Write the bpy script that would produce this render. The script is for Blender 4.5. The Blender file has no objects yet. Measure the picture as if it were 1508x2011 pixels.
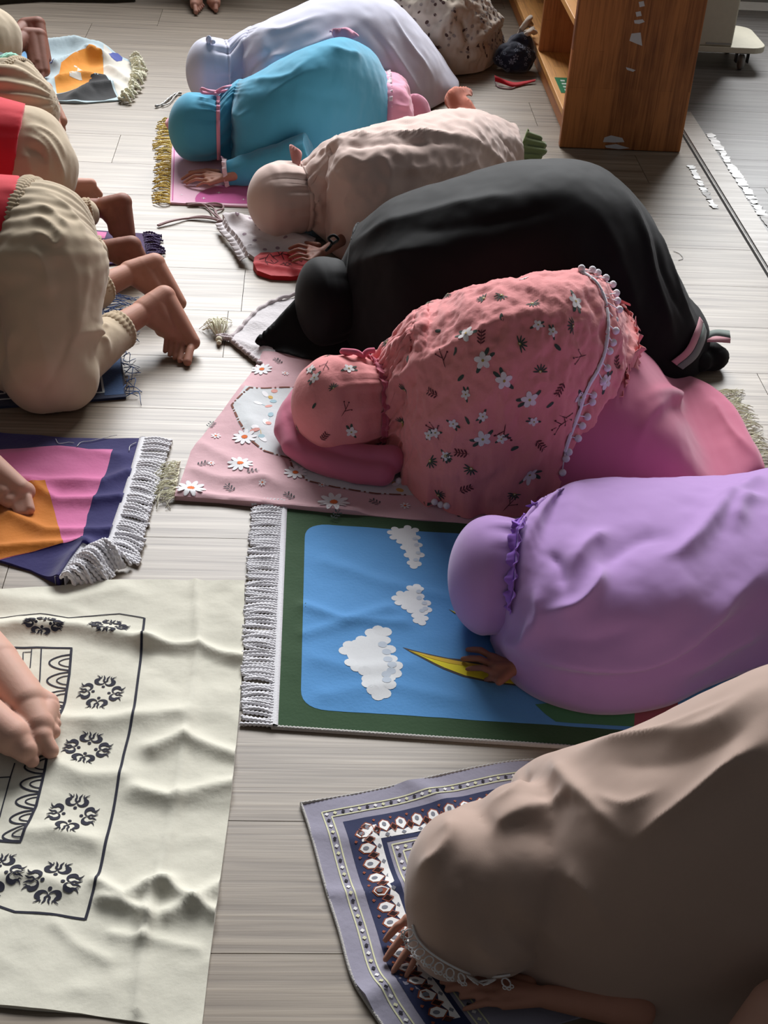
import bpy, bmesh, math, random
import numpy as np
from mathutils import Vector, Matrix, noise
from mathutils.bvhtree import BVHTree
from mathutils.geometry import delaunay_2d_cdt

random.seed(7)
SC = bpy.context.scene
COL = SC.collection
PI = math.pi

# ------------------------------------------------------------------ camera
W, H = 1508, 2011
FPX = 2700.0
CAM_H = 1.55
PITCH, ROLL, YAW = math.radians(35.16), math.radians(3.84), math.radians(4.37)
fw = np.array([math.sin(YAW)*math.cos(PITCH), math.cos(YAW)*math.cos(PITCH), -math.sin(PITCH)])
rt0 = np.array([math.cos(YAW), -math.sin(YAW), 0.0])
up0 = np.cross(rt0, fw)
rt = math.cos(ROLL)*rt0 + math.sin(ROLL)*up0
up = -math.sin(ROLL)*rt0 + math.cos(ROLL)*up0
RC = np.array([rt, up, fw])
EYE = np.array([0.0, 0.0, CAM_H])
cd = bpy.data.cameras.new('camera')
cd.sensor_fit = 'HORIZONTAL'; cd.sensor_width = 36.0; cd.lens = FPX/W*36.0
cd.clip_start = 0.05; cd.clip_end = 100
cam = bpy.data.objects.new('camera', cd); COL.objects.link(cam)
m = Matrix.Identity(4)
for i in range(3):
    m[i][0], m[i][1], m[i][2], m[i][3] = rt[i], up[i], -fw[i], EYE[i]
cam.matrix_world = m
SC.camera = cam

# ------------------------------------------------------------------ daylight
SC.view_settings.view_transform = 'Standard'
SC.view_settings.look = 'None'
SC.view_settings.gamma = 1.0
SC.view_settings.use_curve_mapping = False
SC.view_settings.exposure = 0.0
wd = bpy.data.worlds.new('room_ambient'); SC.world = wd
wd.use_nodes = True
wd.node_tree.nodes['Background'].inputs['Color'].default_value = (0.95, 0.97, 1.0, 1)
wd.node_tree.nodes['Background'].inputs['Strength'].default_value = 0.084

def window_light(name, loc, target, sx, sy, power, color=(1, 1, 1)):
    ld = bpy.data.lights.new(name, 'AREA'); ld.shape = 'RECTANGLE'; ld.size = sx; ld.size_y = sy
    ld.energy = power; ld.color = color
    o = bpy.data.objects.new(name, ld); COL.objects.link(o)
    o.location = loc
    o.rotation_euler = (Vector(target)-Vector(loc)).to_track_quat('-Z', 'Y').to_euler()
    return o
window_light('daylight_back_window', (1.0, 13.0, 7.6), (0.4, 2.6, 0.2), 9.0, 6.0, 3900, (0.97, 0.985, 1.0))
window_light('daylight_side_window', (4.6, 4.2, 2.2), (0.6, 2.6, 0.2), 2.0, 1.4, 14, (1.0, 0.97, 0.94))

# ------------------------------------------------------------------ helpers
def at(px, py, z=0.0):
    """the point at height z that the photograph shows at pixel (px, py)"""
    d = RC.T @ np.array([(px-W/2)/FPX, -(py-H/2)/FPX, 1.0])
    t = (z-CAM_H)/d[2]
    return EYE + d*t
def raydir(px, py):
    d = RC.T @ np.array([(px-W/2)/FPX, -(py-H/2)/FPX, 1.0])
    return d/np.linalg.norm(d)
def proj(P):
    q = (np.asarray(P)-EYE) @ RC.T
    return np.stack([W/2+FPX*q[..., 0]/q[..., 2], H/2-FPX*q[..., 1]/q[..., 2]], -1)

def srgb(*c):
    return tuple(((v/255/12.92) if v/255 <= 0.04045 else ((v/255+0.055)/1.055)**2.4) for v in c)+(1.0,)

def catmull(P, n, closed=False):
    """resample control rows P (k, d) to n rows with a Catmull-Rom spline, even in chord length"""
    P = np.asarray(P, float); k = len(P)
    if k == 2:
        t = np.linspace(0, 1, n)[:, None]; return P[0]*(1-t)+P[1]*t
    seg = 24
    Q = []
    for i in range(k-1):
        p0 = P[i-1] if i else 2*P[0]-P[1]
        p1, p2 = P[i], P[i+1]
        p3 = P[i+2] if i+2 < k else 2*P[-1]-P[-2]
        t = np.linspace(0, 1, seg, endpoint=False)[:, None]
        Q.append(0.5*(2*p1+(p2-p0)*t+(2*p0-5*p1+4*p2-p3)*t*t+(3*p1-p0-3*p2+p3)*t**3))
    Q = np.vstack(Q+[P[-1:]])
    L = np.r_[0, np.cumsum(np.linalg.norm(np.diff(Q, axis=0), axis=1))]
    s = np.linspace(0, L[-1], n)
    return np.stack([np.interp(s, L, Q[:, j]) for j in range(P.shape[1])], 1)

def closed_curve(P, per=8):
    """smooth closed loop through the given points"""
    P = np.asarray(P, float); n = len(P); Q = []
    for i in range(n):
        p0, p1, p2, p3 = P[i-1], P[i], P[(i+1) % n], P[(i+2) % n]; t = np.linspace(0, 1, per, endpoint=False)[:, None]
        Q.append(0.5*(2*p1+(p2-p0)*t+(2*p0-5*p1+4*p2-p3)*t*t+(3*p1-p0-3*p2+p3)*t**3))
    return np.vstack(Q)

class MB:
    """collects shapes, then links them as ONE mesh object"""
    def __init__(self): self.v = []; self.f = []; self.m = []; self.n = 0
    def add(self, V, F, mat=0):
        V = np.asarray(V, float).reshape(-1, 3)
        self.v.append(V); o = self.n
        for f in F: self.f.append(tuple(int(i)+o for i in f)); self.m.append(mat)
        self.n += len(V); return self
    def grid(self, P, mat=0, closed_v=False, closed_u=False):
        P = np.asarray(P); nu, nv = P.shape[:2]; F = []
        for i in range(nu-(0 if closed_u else 1)):
            i2 = (i+1) % nu
            for j in range(nv-(0 if closed_v else 1)):
                j2 = (j+1) % nv
                F.append((i*nv+j, i2*nv+j, i2*nv+j2, i*nv+j2))
        return self.add(P.reshape(-1, 3), F, mat)
    def tube(self, pts, r, n=8, mat=0, caps=True):
        pts = np.asarray(pts, float); k = len(pts)
        r = np.broadcast_to(np.asarray(r, float), (k,))
        T = np.gradient(pts, axis=0); T /= np.linalg.norm(T, axis=1)[:, None]+1e-12
        a = np.array([0, 0, 1.0]) if abs(T[0][2]) < 0.9 else np.array([1.0, 0, 0])
        N = np.cross(T[0], a); N /= np.linalg.norm(N)
        V = []
        ang = np.linspace(0, 2*PI, n, endpoint=False)
        for i in range(k):
            N = N-T[i]*np.dot(N, T[i]); N /= np.linalg.norm(N)+1e-12
            B = np.cross(T[i], N)
            V.append(pts[i]+r[i]*(np.cos(ang)[:, None]*N+np.sin(ang)[:, None]*B))
        F = [(i*n+j, i*n+(j+1) % n, (i+1)*n+(j+1) % n, (i+1)*n+j) for i in range(k-1) for j in range(n)]
        if caps: F += [tuple(range(n-1, -1, -1)), tuple((k-1)*n+j for j in range(n))]
        return self.add(np.vstack(V), F, mat)
    def cap(self, p0, r0, p1, r1, n=26, mat=0, flat=None):
        """tapered capsule"""
        p0 = np.asarray(p0, float); p1 = np.asarray(p1, float)
        d = p1-p0; L = np.linalg.norm(d)
        d = d/L if L > 1e-9 else np.array([0, 0, 1.0])
        a = np.array([0, 0, 1.0]) if abs(d[2]) < 0.9 else np.array([1.0, 0, 0])
        N = np.cross(d, a); N /= np.linalg.norm(N); B = np.cross(d, N)
        ang = np.linspace(0, 2*PI, n, endpoint=False); rows = []
        h = n//2
        for i in range(h+1):
            t = -PI/2+PI/2*i/h
            rows.append(p0+d*r0*math.sin(t)+r0*max(math.cos(t), 1e-3)*(np.cos(ang)[:, None]*N+np.sin(ang)[:, None]*B))
        for i in range(h+1):
            t = PI/2*i/h
            rows.append(p1+d*r1*math.sin(t)+r1*max(math.cos(t), 1e-3)*(np.cos(ang)[:, None]*N+np.sin(ang)[:, None]*B))
        k = len(rows)
        F = [(i*n+j, i*n+(j+1) % n, (i+1)*n+(j+1) % n, (i+1)*n+j) for i in range(k-1) for j in range(n)]
        F += [tuple(range(n-1, -1, -1)), tuple((k-1)*n+j for j in range(n))]
        return self.add(np.vstack(rows), F, mat)
    def ell(self, c, r, rot=None, n=20, mat=0):
        """ellipsoid; rot = 3x3 whose columns are the axes"""
        n2 = n//2; V = []
        for i in range(n2+1):
            t = PI*i/n2
            for j in range(n):
                p = 2*PI*j/n
                V.append((math.sin(t)*math.cos(p)*r[0], math.sin(t)*math.sin(p)*r[1], math.cos(t)*r[2]))
        V = np.array(V)
        V[:n] += np.random.RandomState(0).rand(n, 3)*1e-6
        if rot is not None: V = V @ np.asarray(rot).T
        F = [(i*n+j, (i+1)*n+j, (i+1)*n+(j+1) % n, i*n+(j+1) % n) for i in range(n2) for j in range(n)]
        return self.add(V+np.asarray(c), F, mat)
    def box(self, lo, hi, mat=0):
        x0, y0, z0 = lo; x1, y1, z1 = hi
        V = [(x0,y0,z0),(x1,y0,z0),(x1,y1,z0),(x0,y1,z0),(x0,y0,z1),(x1,y0,z1),(x1,y1,z1),(x0,y1,z1)]
        return self.add(V, [(3,2,1,0),(4,5,6,7),(0,1,5,4),(1,2,6,5),(2,3,7,6),(3,0,4,7)], mat)
    def verts(self): return np.vstack(self.v)
    def build(self, name, mats, parent=None, smooth=True, loc=None, solid=0, bevel=0, subsurf=0):
        V = np.vstack(self.v)
        origin = np.zeros(3)
        if parent is not None: origin = np.array(ROOT[parent.name])
        elif loc is not None: origin = np.array(loc, float)
        me = bpy.data.meshes.new(name)
        me.from_pydata((V-origin).tolist(), [], self.f)
        mats = mats if isinstance(mats, (list, tuple)) else [mats]
        for mt in mats: me.materials.append(mt)
        me.polygons.foreach_set('material_index', self.m)
        if smooth: me.polygons.foreach_set('use_smooth', [True]*len(me.polygons))
        me.validate(); me.update()
        o = bpy.data.objects.new(name, me); COL.objects.link(o)
        if parent is not None: o.parent = parent
        elif loc is not None: o.location = loc
        ROOT[o.name] = tuple(origin)
        if solid:
            s = o.modifiers.new('thickness', 'SOLIDIFY'); s.thickness = solid; s.offset = -1
        if bevel:
            b = o.modifiers.new('edge', 'BEVEL'); b.width = bevel; b.segments = 2; b.limit_method = 'ANGLE'
        if subsurf:
            s = o.modifiers.new('round', 'SUBSURF'); s.levels = subsurf; s.render_levels = subsurf
        return o
ROOT = {}

def empty(name, loc):
    o = bpy.data.objects.new(name, None); COL.objects.link(o); o.location = loc
    o.empty_display_size = 0.05
    ROOT[o.name] = tuple(loc); return o
def tag(o, label, cat, group=None, kind=None):
    o['label'] = label; o['category'] = cat
    if group: o['group'] = group
    if kind: o['kind'] = kind
    return o
def sub(o, label): o['label'] = label; return o

def organic(mb, voxel, name, mat, parent=None, loc=None, smooth_it=4, decimate=None, post=None):
    """merge overlapping shapes into one continuous skin"""
    me = bpy.data.meshes.new('raw'); me.from_pydata(np.vstack(mb.v).tolist(), [], mb.f); me.validate()
    t = bpy.data.objects.new('raw', me); COL.objects.link(t)
    r = t.modifiers.new('r', 'REMESH'); r.mode = 'VOXEL'; r.voxel_size = voxel
    s = t.modifiers.new('s', 'SMOOTH'); s.iterations = smooth_it; s.factor = 0.5
    dg = bpy.context.evaluated_depsgraph_get(); dg.update()
    ev = t.evaluated_get(dg); m2 = bpy.data.meshes.new_from_object(ev)
    V = np.empty(len(m2.vertices)*3); m2.vertices.foreach_get('co', V); V = V.reshape(-1, 3)
    F = [tuple(p.vertices) for p in m2.polygons]
    nrm = np.empty(len(m2.vertices)*3); m2.vertices.foreach_get('normal', nrm); nrm = nrm.reshape(-1, 3)
    bpy.data.objects.remove(t); bpy.data.meshes.remove(me); bpy.data.meshes.remove(m2)
    if post is not None: V = post(V, nrm, F) if post.__code__.co_argcount == 3 else post(V, nrm)
    out = MB(); out.add(V, F)
    return out.build(name, mat, parent, loc=loc)

def mesh_folds(V, N, F, L):
    b = BVHTree.FromPolygons([Vector(v) for v in V], F); D = np.zeros(len(V))
    for pix, w, h in L:
        Q = []
        for x, y in pix:
            r = b.ray_cast(Vector(EYE), Vector(raydir(x, y)))
            if r[0] is not None: Q.append(np.array(r[0]))
        if len(Q) < 2: continue
        C = resample(catmull(np.array(Q), 30), w*.22, False)
        near = np.where(np.min([np.sum((V-c)**2, 1) for c in C[::4]], 0) < (3.2*w+.01)**2)[0]
        G = np.zeros(len(near)); Vn = V[near]; m_ = max(1, len(C)-1)
        for i, c in enumerate(C):
            tp = min(1, min(i/m_, 1-i/m_)*4+.02)
            G = np.maximum(G, tp*np.exp(-(np.sum((Vn-c)**2, 1)/(w*w))**.72))
        D[near] += h*G
    V = V+N*D[:, None]; V[:, 2] = np.maximum(V[:, 2], .006); return V
# ------------------------------------------------------------------ polygons on curved ground
def inside(poly, P):
    poly = np.asarray(poly); P = np.asarray(P); c = np.zeros(len(P), bool)
    x0, y0 = poly[:, 0], poly[:, 1]; x1, y1 = np.roll(x0, -1), np.roll(y0, -1)
    for a, b, cx, d in zip(x0, y0, x1, y1):
        if b == d: continue
        hit = ((b > P[:, 1]) != (d > P[:, 1])) & (P[:, 0] < (cx-a)*(P[:, 1]-b)/(d-b)+a)
        c ^= hit
    return c
def resample(poly, step, closed=True):
    P = np.asarray(poly, float); out = []
    n = len(P)
    for i in range(n if closed else n-1):
        a, b = P[i], P[(i+1) % n]
        k = max(1, int(np.linalg.norm(b-a)/step+0.5))
        for j in range(k): out.append(a+(b-a)*j/k)
    if not closed: out.append(P[-1])
    return np.array(out)
def fill(poly, step):
    """triangulate a 2-D polygon with inner points about step apart"""
    B = resample(poly, step)
    lo, hi = B.min(0), B.max(0)
    gx = np.arange(lo[0]+step*.5, hi[0], step); gy = np.arange(lo[1]+step*.5, hi[1], step)
    pts = [Vector(p) for p in B]
    if len(gx) and len(gy):
        G = np.stack(np.meshgrid(gx, gy), -1).reshape(-1, 2)
        G = G[inside(B, G)]
        if len(G):
            if len(G)*len(B) < 4e7:
                keep = np.array([np.min((B[:, 0]-g[0])**2+(B[:, 1]-g[1])**2) > (step*.4)**2 for g in G])
                G = G[keep]
            pts += [Vector(g) for g in G]
    nb = len(B)
    r = delaunay_2d_cdt(pts, [], [list(range(nb))], 1, 1e-7)
    return np.array([tuple(v) for v in r[0]]), [tuple(f) for f in r[2]]
def px2xy(P): return np.array([at(x, y)[:2] for x, y in P])
def ribbon2d(P, w, closed=False):
    """polygon outline of a stroke of width w (m) along a 2-D line"""
    P = np.asarray(P, float)
    T = np.gradient(P, axis=0); T /= np.linalg.norm(T, axis=1)[:, None]+1e-12
    N = np.stack([-T[:, 1], T[:, 0]], 1)
    ww = np.broadcast_to(np.asarray(w, float), (len(P),))[:, None]/2
    return P+N*ww, P-N*ww

class Ground:
    """a cloth lying on the floor: outline in floor coordinates and a height over them"""
    def __init__(self, outline, base=0.006, waves=(), rough=0.0015, rscale=9.0, seed=0, step=0.008, facet=0.0):
        self.facet = facet
        self.o = np.asarray(outline); self.base = base; self.rough = rough; self.rs = rscale; self.seed = seed; self.step = step
        self.w = [(resample(px2xy(p), max(.003, w*.3), False), w, h) for p, w, h in waves]
        self.mb = MB(); self.lay = 0
    def z(self, XY):
        XY = np.asarray(XY, float).reshape(-1, 2)
        Z = np.full(len(XY), self.base)
        for P, w, h in self.w:
            d2 = np.full(len(XY), 1e9)
            for p in P: d2 = np.minimum(d2, (XY[:, 0]-p[0])**2+(XY[:, 1]-p[1])**2)
            Z += h*np.exp(-(d2/(w*w))**.75)
        if self.rough:
            s = self.rs
            Z += np.array([max(-0.6, noise.fractal((x*s+self.seed, y*s, self.seed*1.7), 1.0, 2.0, 3)) for x, y in XY])*self.rough
        if self.facet:
            Z += np.array([.45-abs(noise.fractal((x*5.5+self.seed+3, y*7, 2.0), 1.0, 2.0, 3)) for x, y in XY])*self.facet
        return np.maximum(Z, self.base*0.5)
    def base_mesh(self, mat=0):
        V, F = fill(self.o, self.step); Z = self.z(V)
        F = self._up(V, F)
        self.mb.add(np.c_[V, Z], F, mat)
        B = resample(self.o, self.step); Zb = self.z(B); n = len(B)
        V2 = np.vstack([np.c_[B, Zb], np.c_[B, np.full(n, 0.0006)]])
        self.mb.add(V2, [(i, (i+1) % n, n+(i+1) % n, n+i) for i in range(n)], mat)
        return self
    def _up(self, V, F):
        out = []
        for f in F:
            a, b, c = V[f[0]], V[f[1]], V[f[2]]
            out.append(f if (b[0]-a[0])*(c[1]-a[1])-(b[1]-a[1])*(c[0]-a[0]) > 0 else f[::-1])
        return out
    def paint(self, poly, mat, layer=1, step=None, px=False):
        """a printed shape on the cloth"""
        poly = px2xy(poly) if px else np.asarray(poly, float)
        V, F = fill(poly, step or self.step)
        if not len(V): return self
        if len(V) > 250 and self.mb.f:      # a large field replaces the cloth under it
            allv = np.vstack(self.mb.v); ins = inside(poly, allv[:, :2])
            kp = [not (ins[f[0]] and ins[f[1]] and ins[f[2]]) for f in self.mb.f]
            self.mb.m = [q for q, k in zip(self.mb.m, kp) if k]; self.mb.f = [q for q, k in zip(self.mb.f, kp) if k]
        self.mb.add(np.c_[V, self.z(V)+0.0004*layer], self._up(V, F), mat); return self
    def line(self, P, w, mat, layer=1, px=False, closed=False, smooth=False):
        P = px2xy(P) if px else np.asarray(P, float)
        if smooth: P = catmull(P, max(8, len(P)*6))
        if closed: P = np.vstack([P, P[:1]])
        P = resample(P, self.step*.6, False)
        if len(P) < 2: return self
        A, B = ribbon2d(P, w); n = len(P)
        V = np.vstack([A, B]); Z = self.z(V)+0.0004*layer
        F = [(i, n+i, n+i+1, i+1) for i in range(n-1)]
        self.mb.add(np.c_[V, Z], F, mat); return self
    def dot(self, c, r, mat, layer=1, n=10, px=False, ry=None, rot=0):
        c = at(*c)[:2] if px else np.asarray(c)
        a = np.linspace(0, 2*PI, n, endpoint=False)
        e = np.stack([r*np.cos(a), (ry or r)*np.sin(a)], 1)
        R = np.array([[math.cos(rot), -math.sin(rot)], [math.sin(rot), math.cos(rot)]])
        P = c+e @ R.T
        V = np.vstack([P, [c]]); self.mb.add(np.c_[V, self.z(V)+0.0004*layer], [(i, (i+1) % n, n) for i in range(n)], mat); return self

# ------------------------------------------------------------------ materials
def mat_nodes(name):
    mt = bpy.data.materials.new(name); mt.use_nodes = True
    nt = mt.node_tree; b = nt.nodes['Principled BSDF']
    return mt, nt, b
def fabric(name, rgb, rough=0.9, sheen=0.25, bump=0.25, scale=55.0, weave=900.0, var=0.10, dist=0.003, stretch=(1, 1, 1)):
    mt, nt, b = mat_nodes(name); N = nt.nodes; L = nt.links
    tc = N.new('ShaderNodeTexCoord')
    mp = N.new('ShaderNodeMapping'); mp.inputs['Scale'].default_value = stretch
    L.new(tc.outputs['Object'], mp.inputs['Vector'])
    n1 = N.new('ShaderNodeTexNoise'); n1.inputs['Scale'].default_value = scale; n1.inputs['Detail'].default_value = 4
    n2 = N.new('ShaderNodeTexNoise'); n2.inputs['Scale'].default_value = weave; n2.inputs['Detail'].default_value = 1
    L.new(mp.outputs[0], n1.inputs['Vector']); L.new(tc.outputs['Object'], n2.inputs['Vector'])
    rgb4 = srgb(*rgb)
    mx = N.new('ShaderNodeMixRGB'); mx.blend_type = 'MIX'
    lo = tuple(c*(1-var) for c in rgb4[:3])+(1,); hi = tuple(min(1, c*(1+var)) for c in rgb4[:3])+(1,)
    mx.inputs[1].default_value = lo; mx.inputs[2].default_value = hi
    L.new(n2.outputs['Fac'], mx.inputs[0]); L.new(mx.outputs[0], b.inputs['Base Color'])
    b.inputs['Roughness'].default_value = rough
    b.inputs['Specular IOR Level'].default_value = 0.2
    b.inputs['Sheen Weight'].default_value = sheen; b.inputs['Sheen Roughness'].default_value = 0.5
    b1 = N.new('ShaderNodeBump'); b1.inputs['Strength'].default_value = bump; b1.inputs['Distance'].default_value = dist
    b2 = N.new('ShaderNodeBump'); b2.inputs['Strength'].default_value = 0.25; b2.inputs['Distance'].default_value = 0.0005
    L.new(n1.outputs['Fac'], b1.inputs['Height']); L.new(n2.outputs['Fac'], b2.inputs['Height'])
    L.new(b1.outputs[0], b2.inputs['Normal']); L.new(b2.outputs[0], b.inputs['Normal'])
    return mt
def plain(name, rgb, rough=0.6, metal=0.0, spec=0.4):
    mt, nt, b = mat_nodes(name); N = nt.nodes; L = nt.links
    tc = N.new('ShaderNodeTexCoord'); n1 = N.new('ShaderNodeTexNoise'); n1.inputs['Scale'].default_value = 60
    L.new(tc.outputs['Object'], n1.inputs['Vector'])
    c = srgb(*rgb); mx = N.new('ShaderNodeMixRGB')
    mx.inputs[1].default_value = tuple(v*.93 for v in c[:3])+(1,); mx.inputs[2].default_value = tuple(min(1, v*1.06) for v in c[:3])+(1,)
    L.new(n1.outputs['Fac'], mx.inputs[0]); L.new(mx.outputs[0], b.inputs['Base Color'])
    b.inputs['Roughness'].default_value = rough; b.inputs['Metallic'].default_value = metal; b.inputs['Specular IOR Level'].default_value = spec
    return mt
def skin(name, rgb, pink):
    mt, nt, b = mat_nodes(name); N = nt.nodes; L = nt.links
    tc = N.new('ShaderNodeTexCoord')
    n1 = N.new('ShaderNodeTexNoise'); n1.inputs['Scale'].default_value = 30; n1.inputs['Detail'].default_value = 3
    n2 = N.new('ShaderNodeTexNoise'); n2.inputs['Scale'].default_value = 500; n2.inputs['Detail'].default_value = 2
    L.new(tc.outputs['Object'], n1.inputs['Vector']); L.new(tc.outputs['Object'], n2.inputs['Vector'])
    mx = N.new('ShaderNodeMixRGB'); mx.inputs[1].default_value = srgb(*rgb); mx.inputs[2].default_value = srgb(*pink)
    L.new(n1.outputs['Fac'], mx.inputs[0]); L.new(mx.outputs[0], b.inputs['Base Color'])
    b.inputs['Roughness'].default_value = 0.62; b.inputs['Specular IOR Level'].default_value = 0.28
    b.inputs['Subsurface Weight'].default_value = 0.12; b.inputs['Subsurface Radius'].default_value = (0.01, 0.004, 0.002)
    bp = N.new('ShaderNodeBump'); bp.inputs['Strength'].default_value = 0.15; bp.inputs['Distance'].default_value = 0.0008
    L.new(n2.outputs['Fac'], bp.inputs['Height']); L.new(bp.outputs[0], b.inputs['Normal'])
    return mt
# ------------------------------------------------------------------ floor
def laminate(name, dark, light):
    mt, nt, b = mat_nodes(name); N = nt.nodes; L = nt.links
    tc = N.new('ShaderNodeTexCoord'); at_ = N.new('ShaderNodeAttribute'); at_.attribute_name = 'plank'
    off = N.new('ShaderNodeVectorMath'); off.operation = 'ADD'
    L.new(tc.outputs['Object'], off.inputs[0]); L.new(at_.outputs['Vector'], off.inputs[1])
    def streak(sx, sy, det, dist):
        mp = N.new('ShaderNodeMapping'); mp.inputs['Scale'].default_value = (sx, sy, 1)
        L.new(off.outputs[0], mp.inputs['Vector'])
        n = N.new('ShaderNodeTexNoise'); n.inputs['Scale'].default_value = 1; n.inputs['Detail'].default_value = det
        n.inputs['Distortion'].default_value = dist
        L.new(mp.outputs[0], n.inputs['Vector']); return n
    a = streak(2.2, 120, 3, 0.4); c = streak(1.2, 38, 4, 1.2); g = streak(6, 320, 2, 0.1)
    m1 = N.new('ShaderNodeMath'); m1.operation = 'ADD'; L.new(a.outputs['Fac'], m1.inputs[0]); L.new(c.outputs['Fac'], m1.inputs[1])
    m2 = N.new('ShaderNodeMath'); m2.operation = 'MULTIPLY_ADD'; m2.inputs[1].default_value = 0.5
    L.new(g.outputs['Fac'], m2.inputs[0]); L.new(m1.outputs[0], m2.inputs[2])
    rp = N.new('ShaderNodeValToRGB')
    rp.color_ramp.elements[0].position = 0.36; rp.color_ramp.elements[0].color = srgb(*dark)
    rp.color_ramp.elements[1].position = 0.66; rp.color_ramp.elements[1].color = srgb(*light)
    dv = N.new('ShaderNodeMath'); dv.operation = 'DIVIDE'; dv.inputs[1].default_value = 2.5
    L.new(m2.outputs[0], dv.inputs[0]); L.new(dv.outputs[0], rp.inputs['Fac'])
    L.new(rp.outputs['Color'], b.inputs['Base Color'])
    rr = N.new('ShaderNodeMapRange'); rr.inputs['To Min'].default_value = 0.52; rr.inputs['To Max'].default_value = 0.36
    L.new(dv.outputs[0], rr.inputs['Value']); L.new(rr.outputs[0], b.inputs['Roughness'])
    b.inputs['Specular IOR Level'].default_value = 0.45
    bp = N.new('ShaderNodeBump'); bp.inputs['Strength'].default_value = 0.35; bp.inputs['Distance'].default_value = 0.0012
    L.new(dv.outputs[0], bp.inputs['Height']); L.new(bp.outputs[0], b.inputs['Normal'])
    return mt
M_floor = laminate('pale_oak_laminate', (94, 80, 66), (158, 144, 126))
M_floor2 = laminate('cool_lit_oak_laminate', (84, 80, 78), (138, 135, 132))  # same planks past the threshold, cooler and weaker light put into the colour
M_gap = plain('dark_plank_gap', (28, 22, 18), 0.9)
fl = MB(); rnds = []
ROW = 0.233
JOINT = {16: -0.822, 17: -0.577, 11: -0.577, 7: -0.15, 10: 1.40, 2: 1.1, 0: 0.9, 1: -0.62, 12: 0.5, 9: 0.2, 8: -0.9}
rg = random.Random(3)
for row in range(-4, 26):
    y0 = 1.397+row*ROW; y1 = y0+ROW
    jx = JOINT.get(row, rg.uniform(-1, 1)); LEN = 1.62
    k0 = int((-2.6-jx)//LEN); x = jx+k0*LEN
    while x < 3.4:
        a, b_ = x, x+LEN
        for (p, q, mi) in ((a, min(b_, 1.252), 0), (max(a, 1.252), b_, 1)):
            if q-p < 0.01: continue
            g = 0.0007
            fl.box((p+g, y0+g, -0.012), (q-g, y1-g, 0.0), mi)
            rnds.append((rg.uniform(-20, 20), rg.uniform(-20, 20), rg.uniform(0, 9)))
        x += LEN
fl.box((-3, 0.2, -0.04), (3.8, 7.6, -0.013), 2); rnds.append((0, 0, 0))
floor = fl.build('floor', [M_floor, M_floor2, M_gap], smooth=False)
ca = floor.data.attributes.new('plank', 'FLOAT_VECTOR', 'FACE')
ca.data.foreach_set('vector', [c for r in rnds for _ in range(6) for c in r])
floor['kind'] = 'structure'

# unseen wall under and over the back window, added to shade the far floor
M_wall = plain('painted_wall', (214, 208, 196), 0.7)
wb = MB(); wb.box((-6, 6.6, -0.04), (7.5, 6.75, 1.3)); wb.box((-6, 6.6, 4.6), (7.5, 6.75, 5.0))
wb.box((-6, 6.6, 1.3), (-5.2, 6.75, 4.6)); wb.box((6.7, 6.6, 1.3), (7.5, 6.75, 4.6))
o = wb.build('shade_wall_back', M_wall, smooth=False); o['kind'] = 'structure'

# threshold strip between the two floor tones
M_thr = laminate('worn_threshold_wood', (140, 130, 120), (200, 194, 186))
th = MB(); th.box((1.256, 3.0, 0.0002), (1.318, 4.62, 0.004))
th.box((1.2385, 3.0, 0.0002), (1.2465, 4.62, 0.0008), 1)
o = th.build('trim_1', [M_thr, M_gap], smooth=False, bevel=0.001); o['kind'] = 'structure'
tw = MB(); tw.box((1.55, 5.97, 0.0002), (2.4, 6.10, 0.003))
M_white = plain('white_paint', (235, 235, 232), 0.5)
o = tw.build('trim_2', M_white, smooth=False, bevel=0.001); o['kind'] = 'structure'

# torn tape left on both sides of the strip
M_tape = plain('torn_white_tape', (235, 234, 232), 0.35)
M_tapeg = plain('dirty_tape', (150, 146, 142), 0.5)
def tape(name, x, y0, y1, w, label, seed):
    r = random.Random(seed); mb = MB(); y = y0
    while y < y1:
        l = r.uniform(0.03, 0.075); ww = w*r.uniform(0.5, 1.0); n = 6
        ys = np.linspace(y, min(y+l, y1), n)
        L_ = np.array([(x+r.uniform(-.004, .004)-ww/2, yy, 0.0012+r.uniform(0, .002)) for yy in ys])
        R_ = np.array([(x+r.uniform(-.006, .006)+ww/2, yy+r.uniform(-.004, .004), 0.0012+r.uniform(0, .003)) for yy in ys])
        mb.grid(np.stack([L_, R_], 1)[:, ::-1], 1 if r.random() < 0.12 else 0)
        y += l+r.uniform(0.001, 0.010)
    mb.add([(x, y0, 0.0006), (x+.001, y0, .0006), (x+.001, y1, .0006), (x, y1, .0006)], [(0, 1, 2, 3)], 1)
    return tag(mb.build(name, [M_tape, M_tapeg], loc=(x, (y0+y1)/2, 0), smooth=False, solid=0.0006), label, 'tape')
tape('floor_tape', 1.337, 3.52, 4.42, 0.034, 'long torn white tape along the right edge of the threshold strip', 2)
tape('floor_tape', 1.205, 3.78, 4.12, 0.024, 'short torn white tape on the left edge of the threshold strip', 5)

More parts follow.
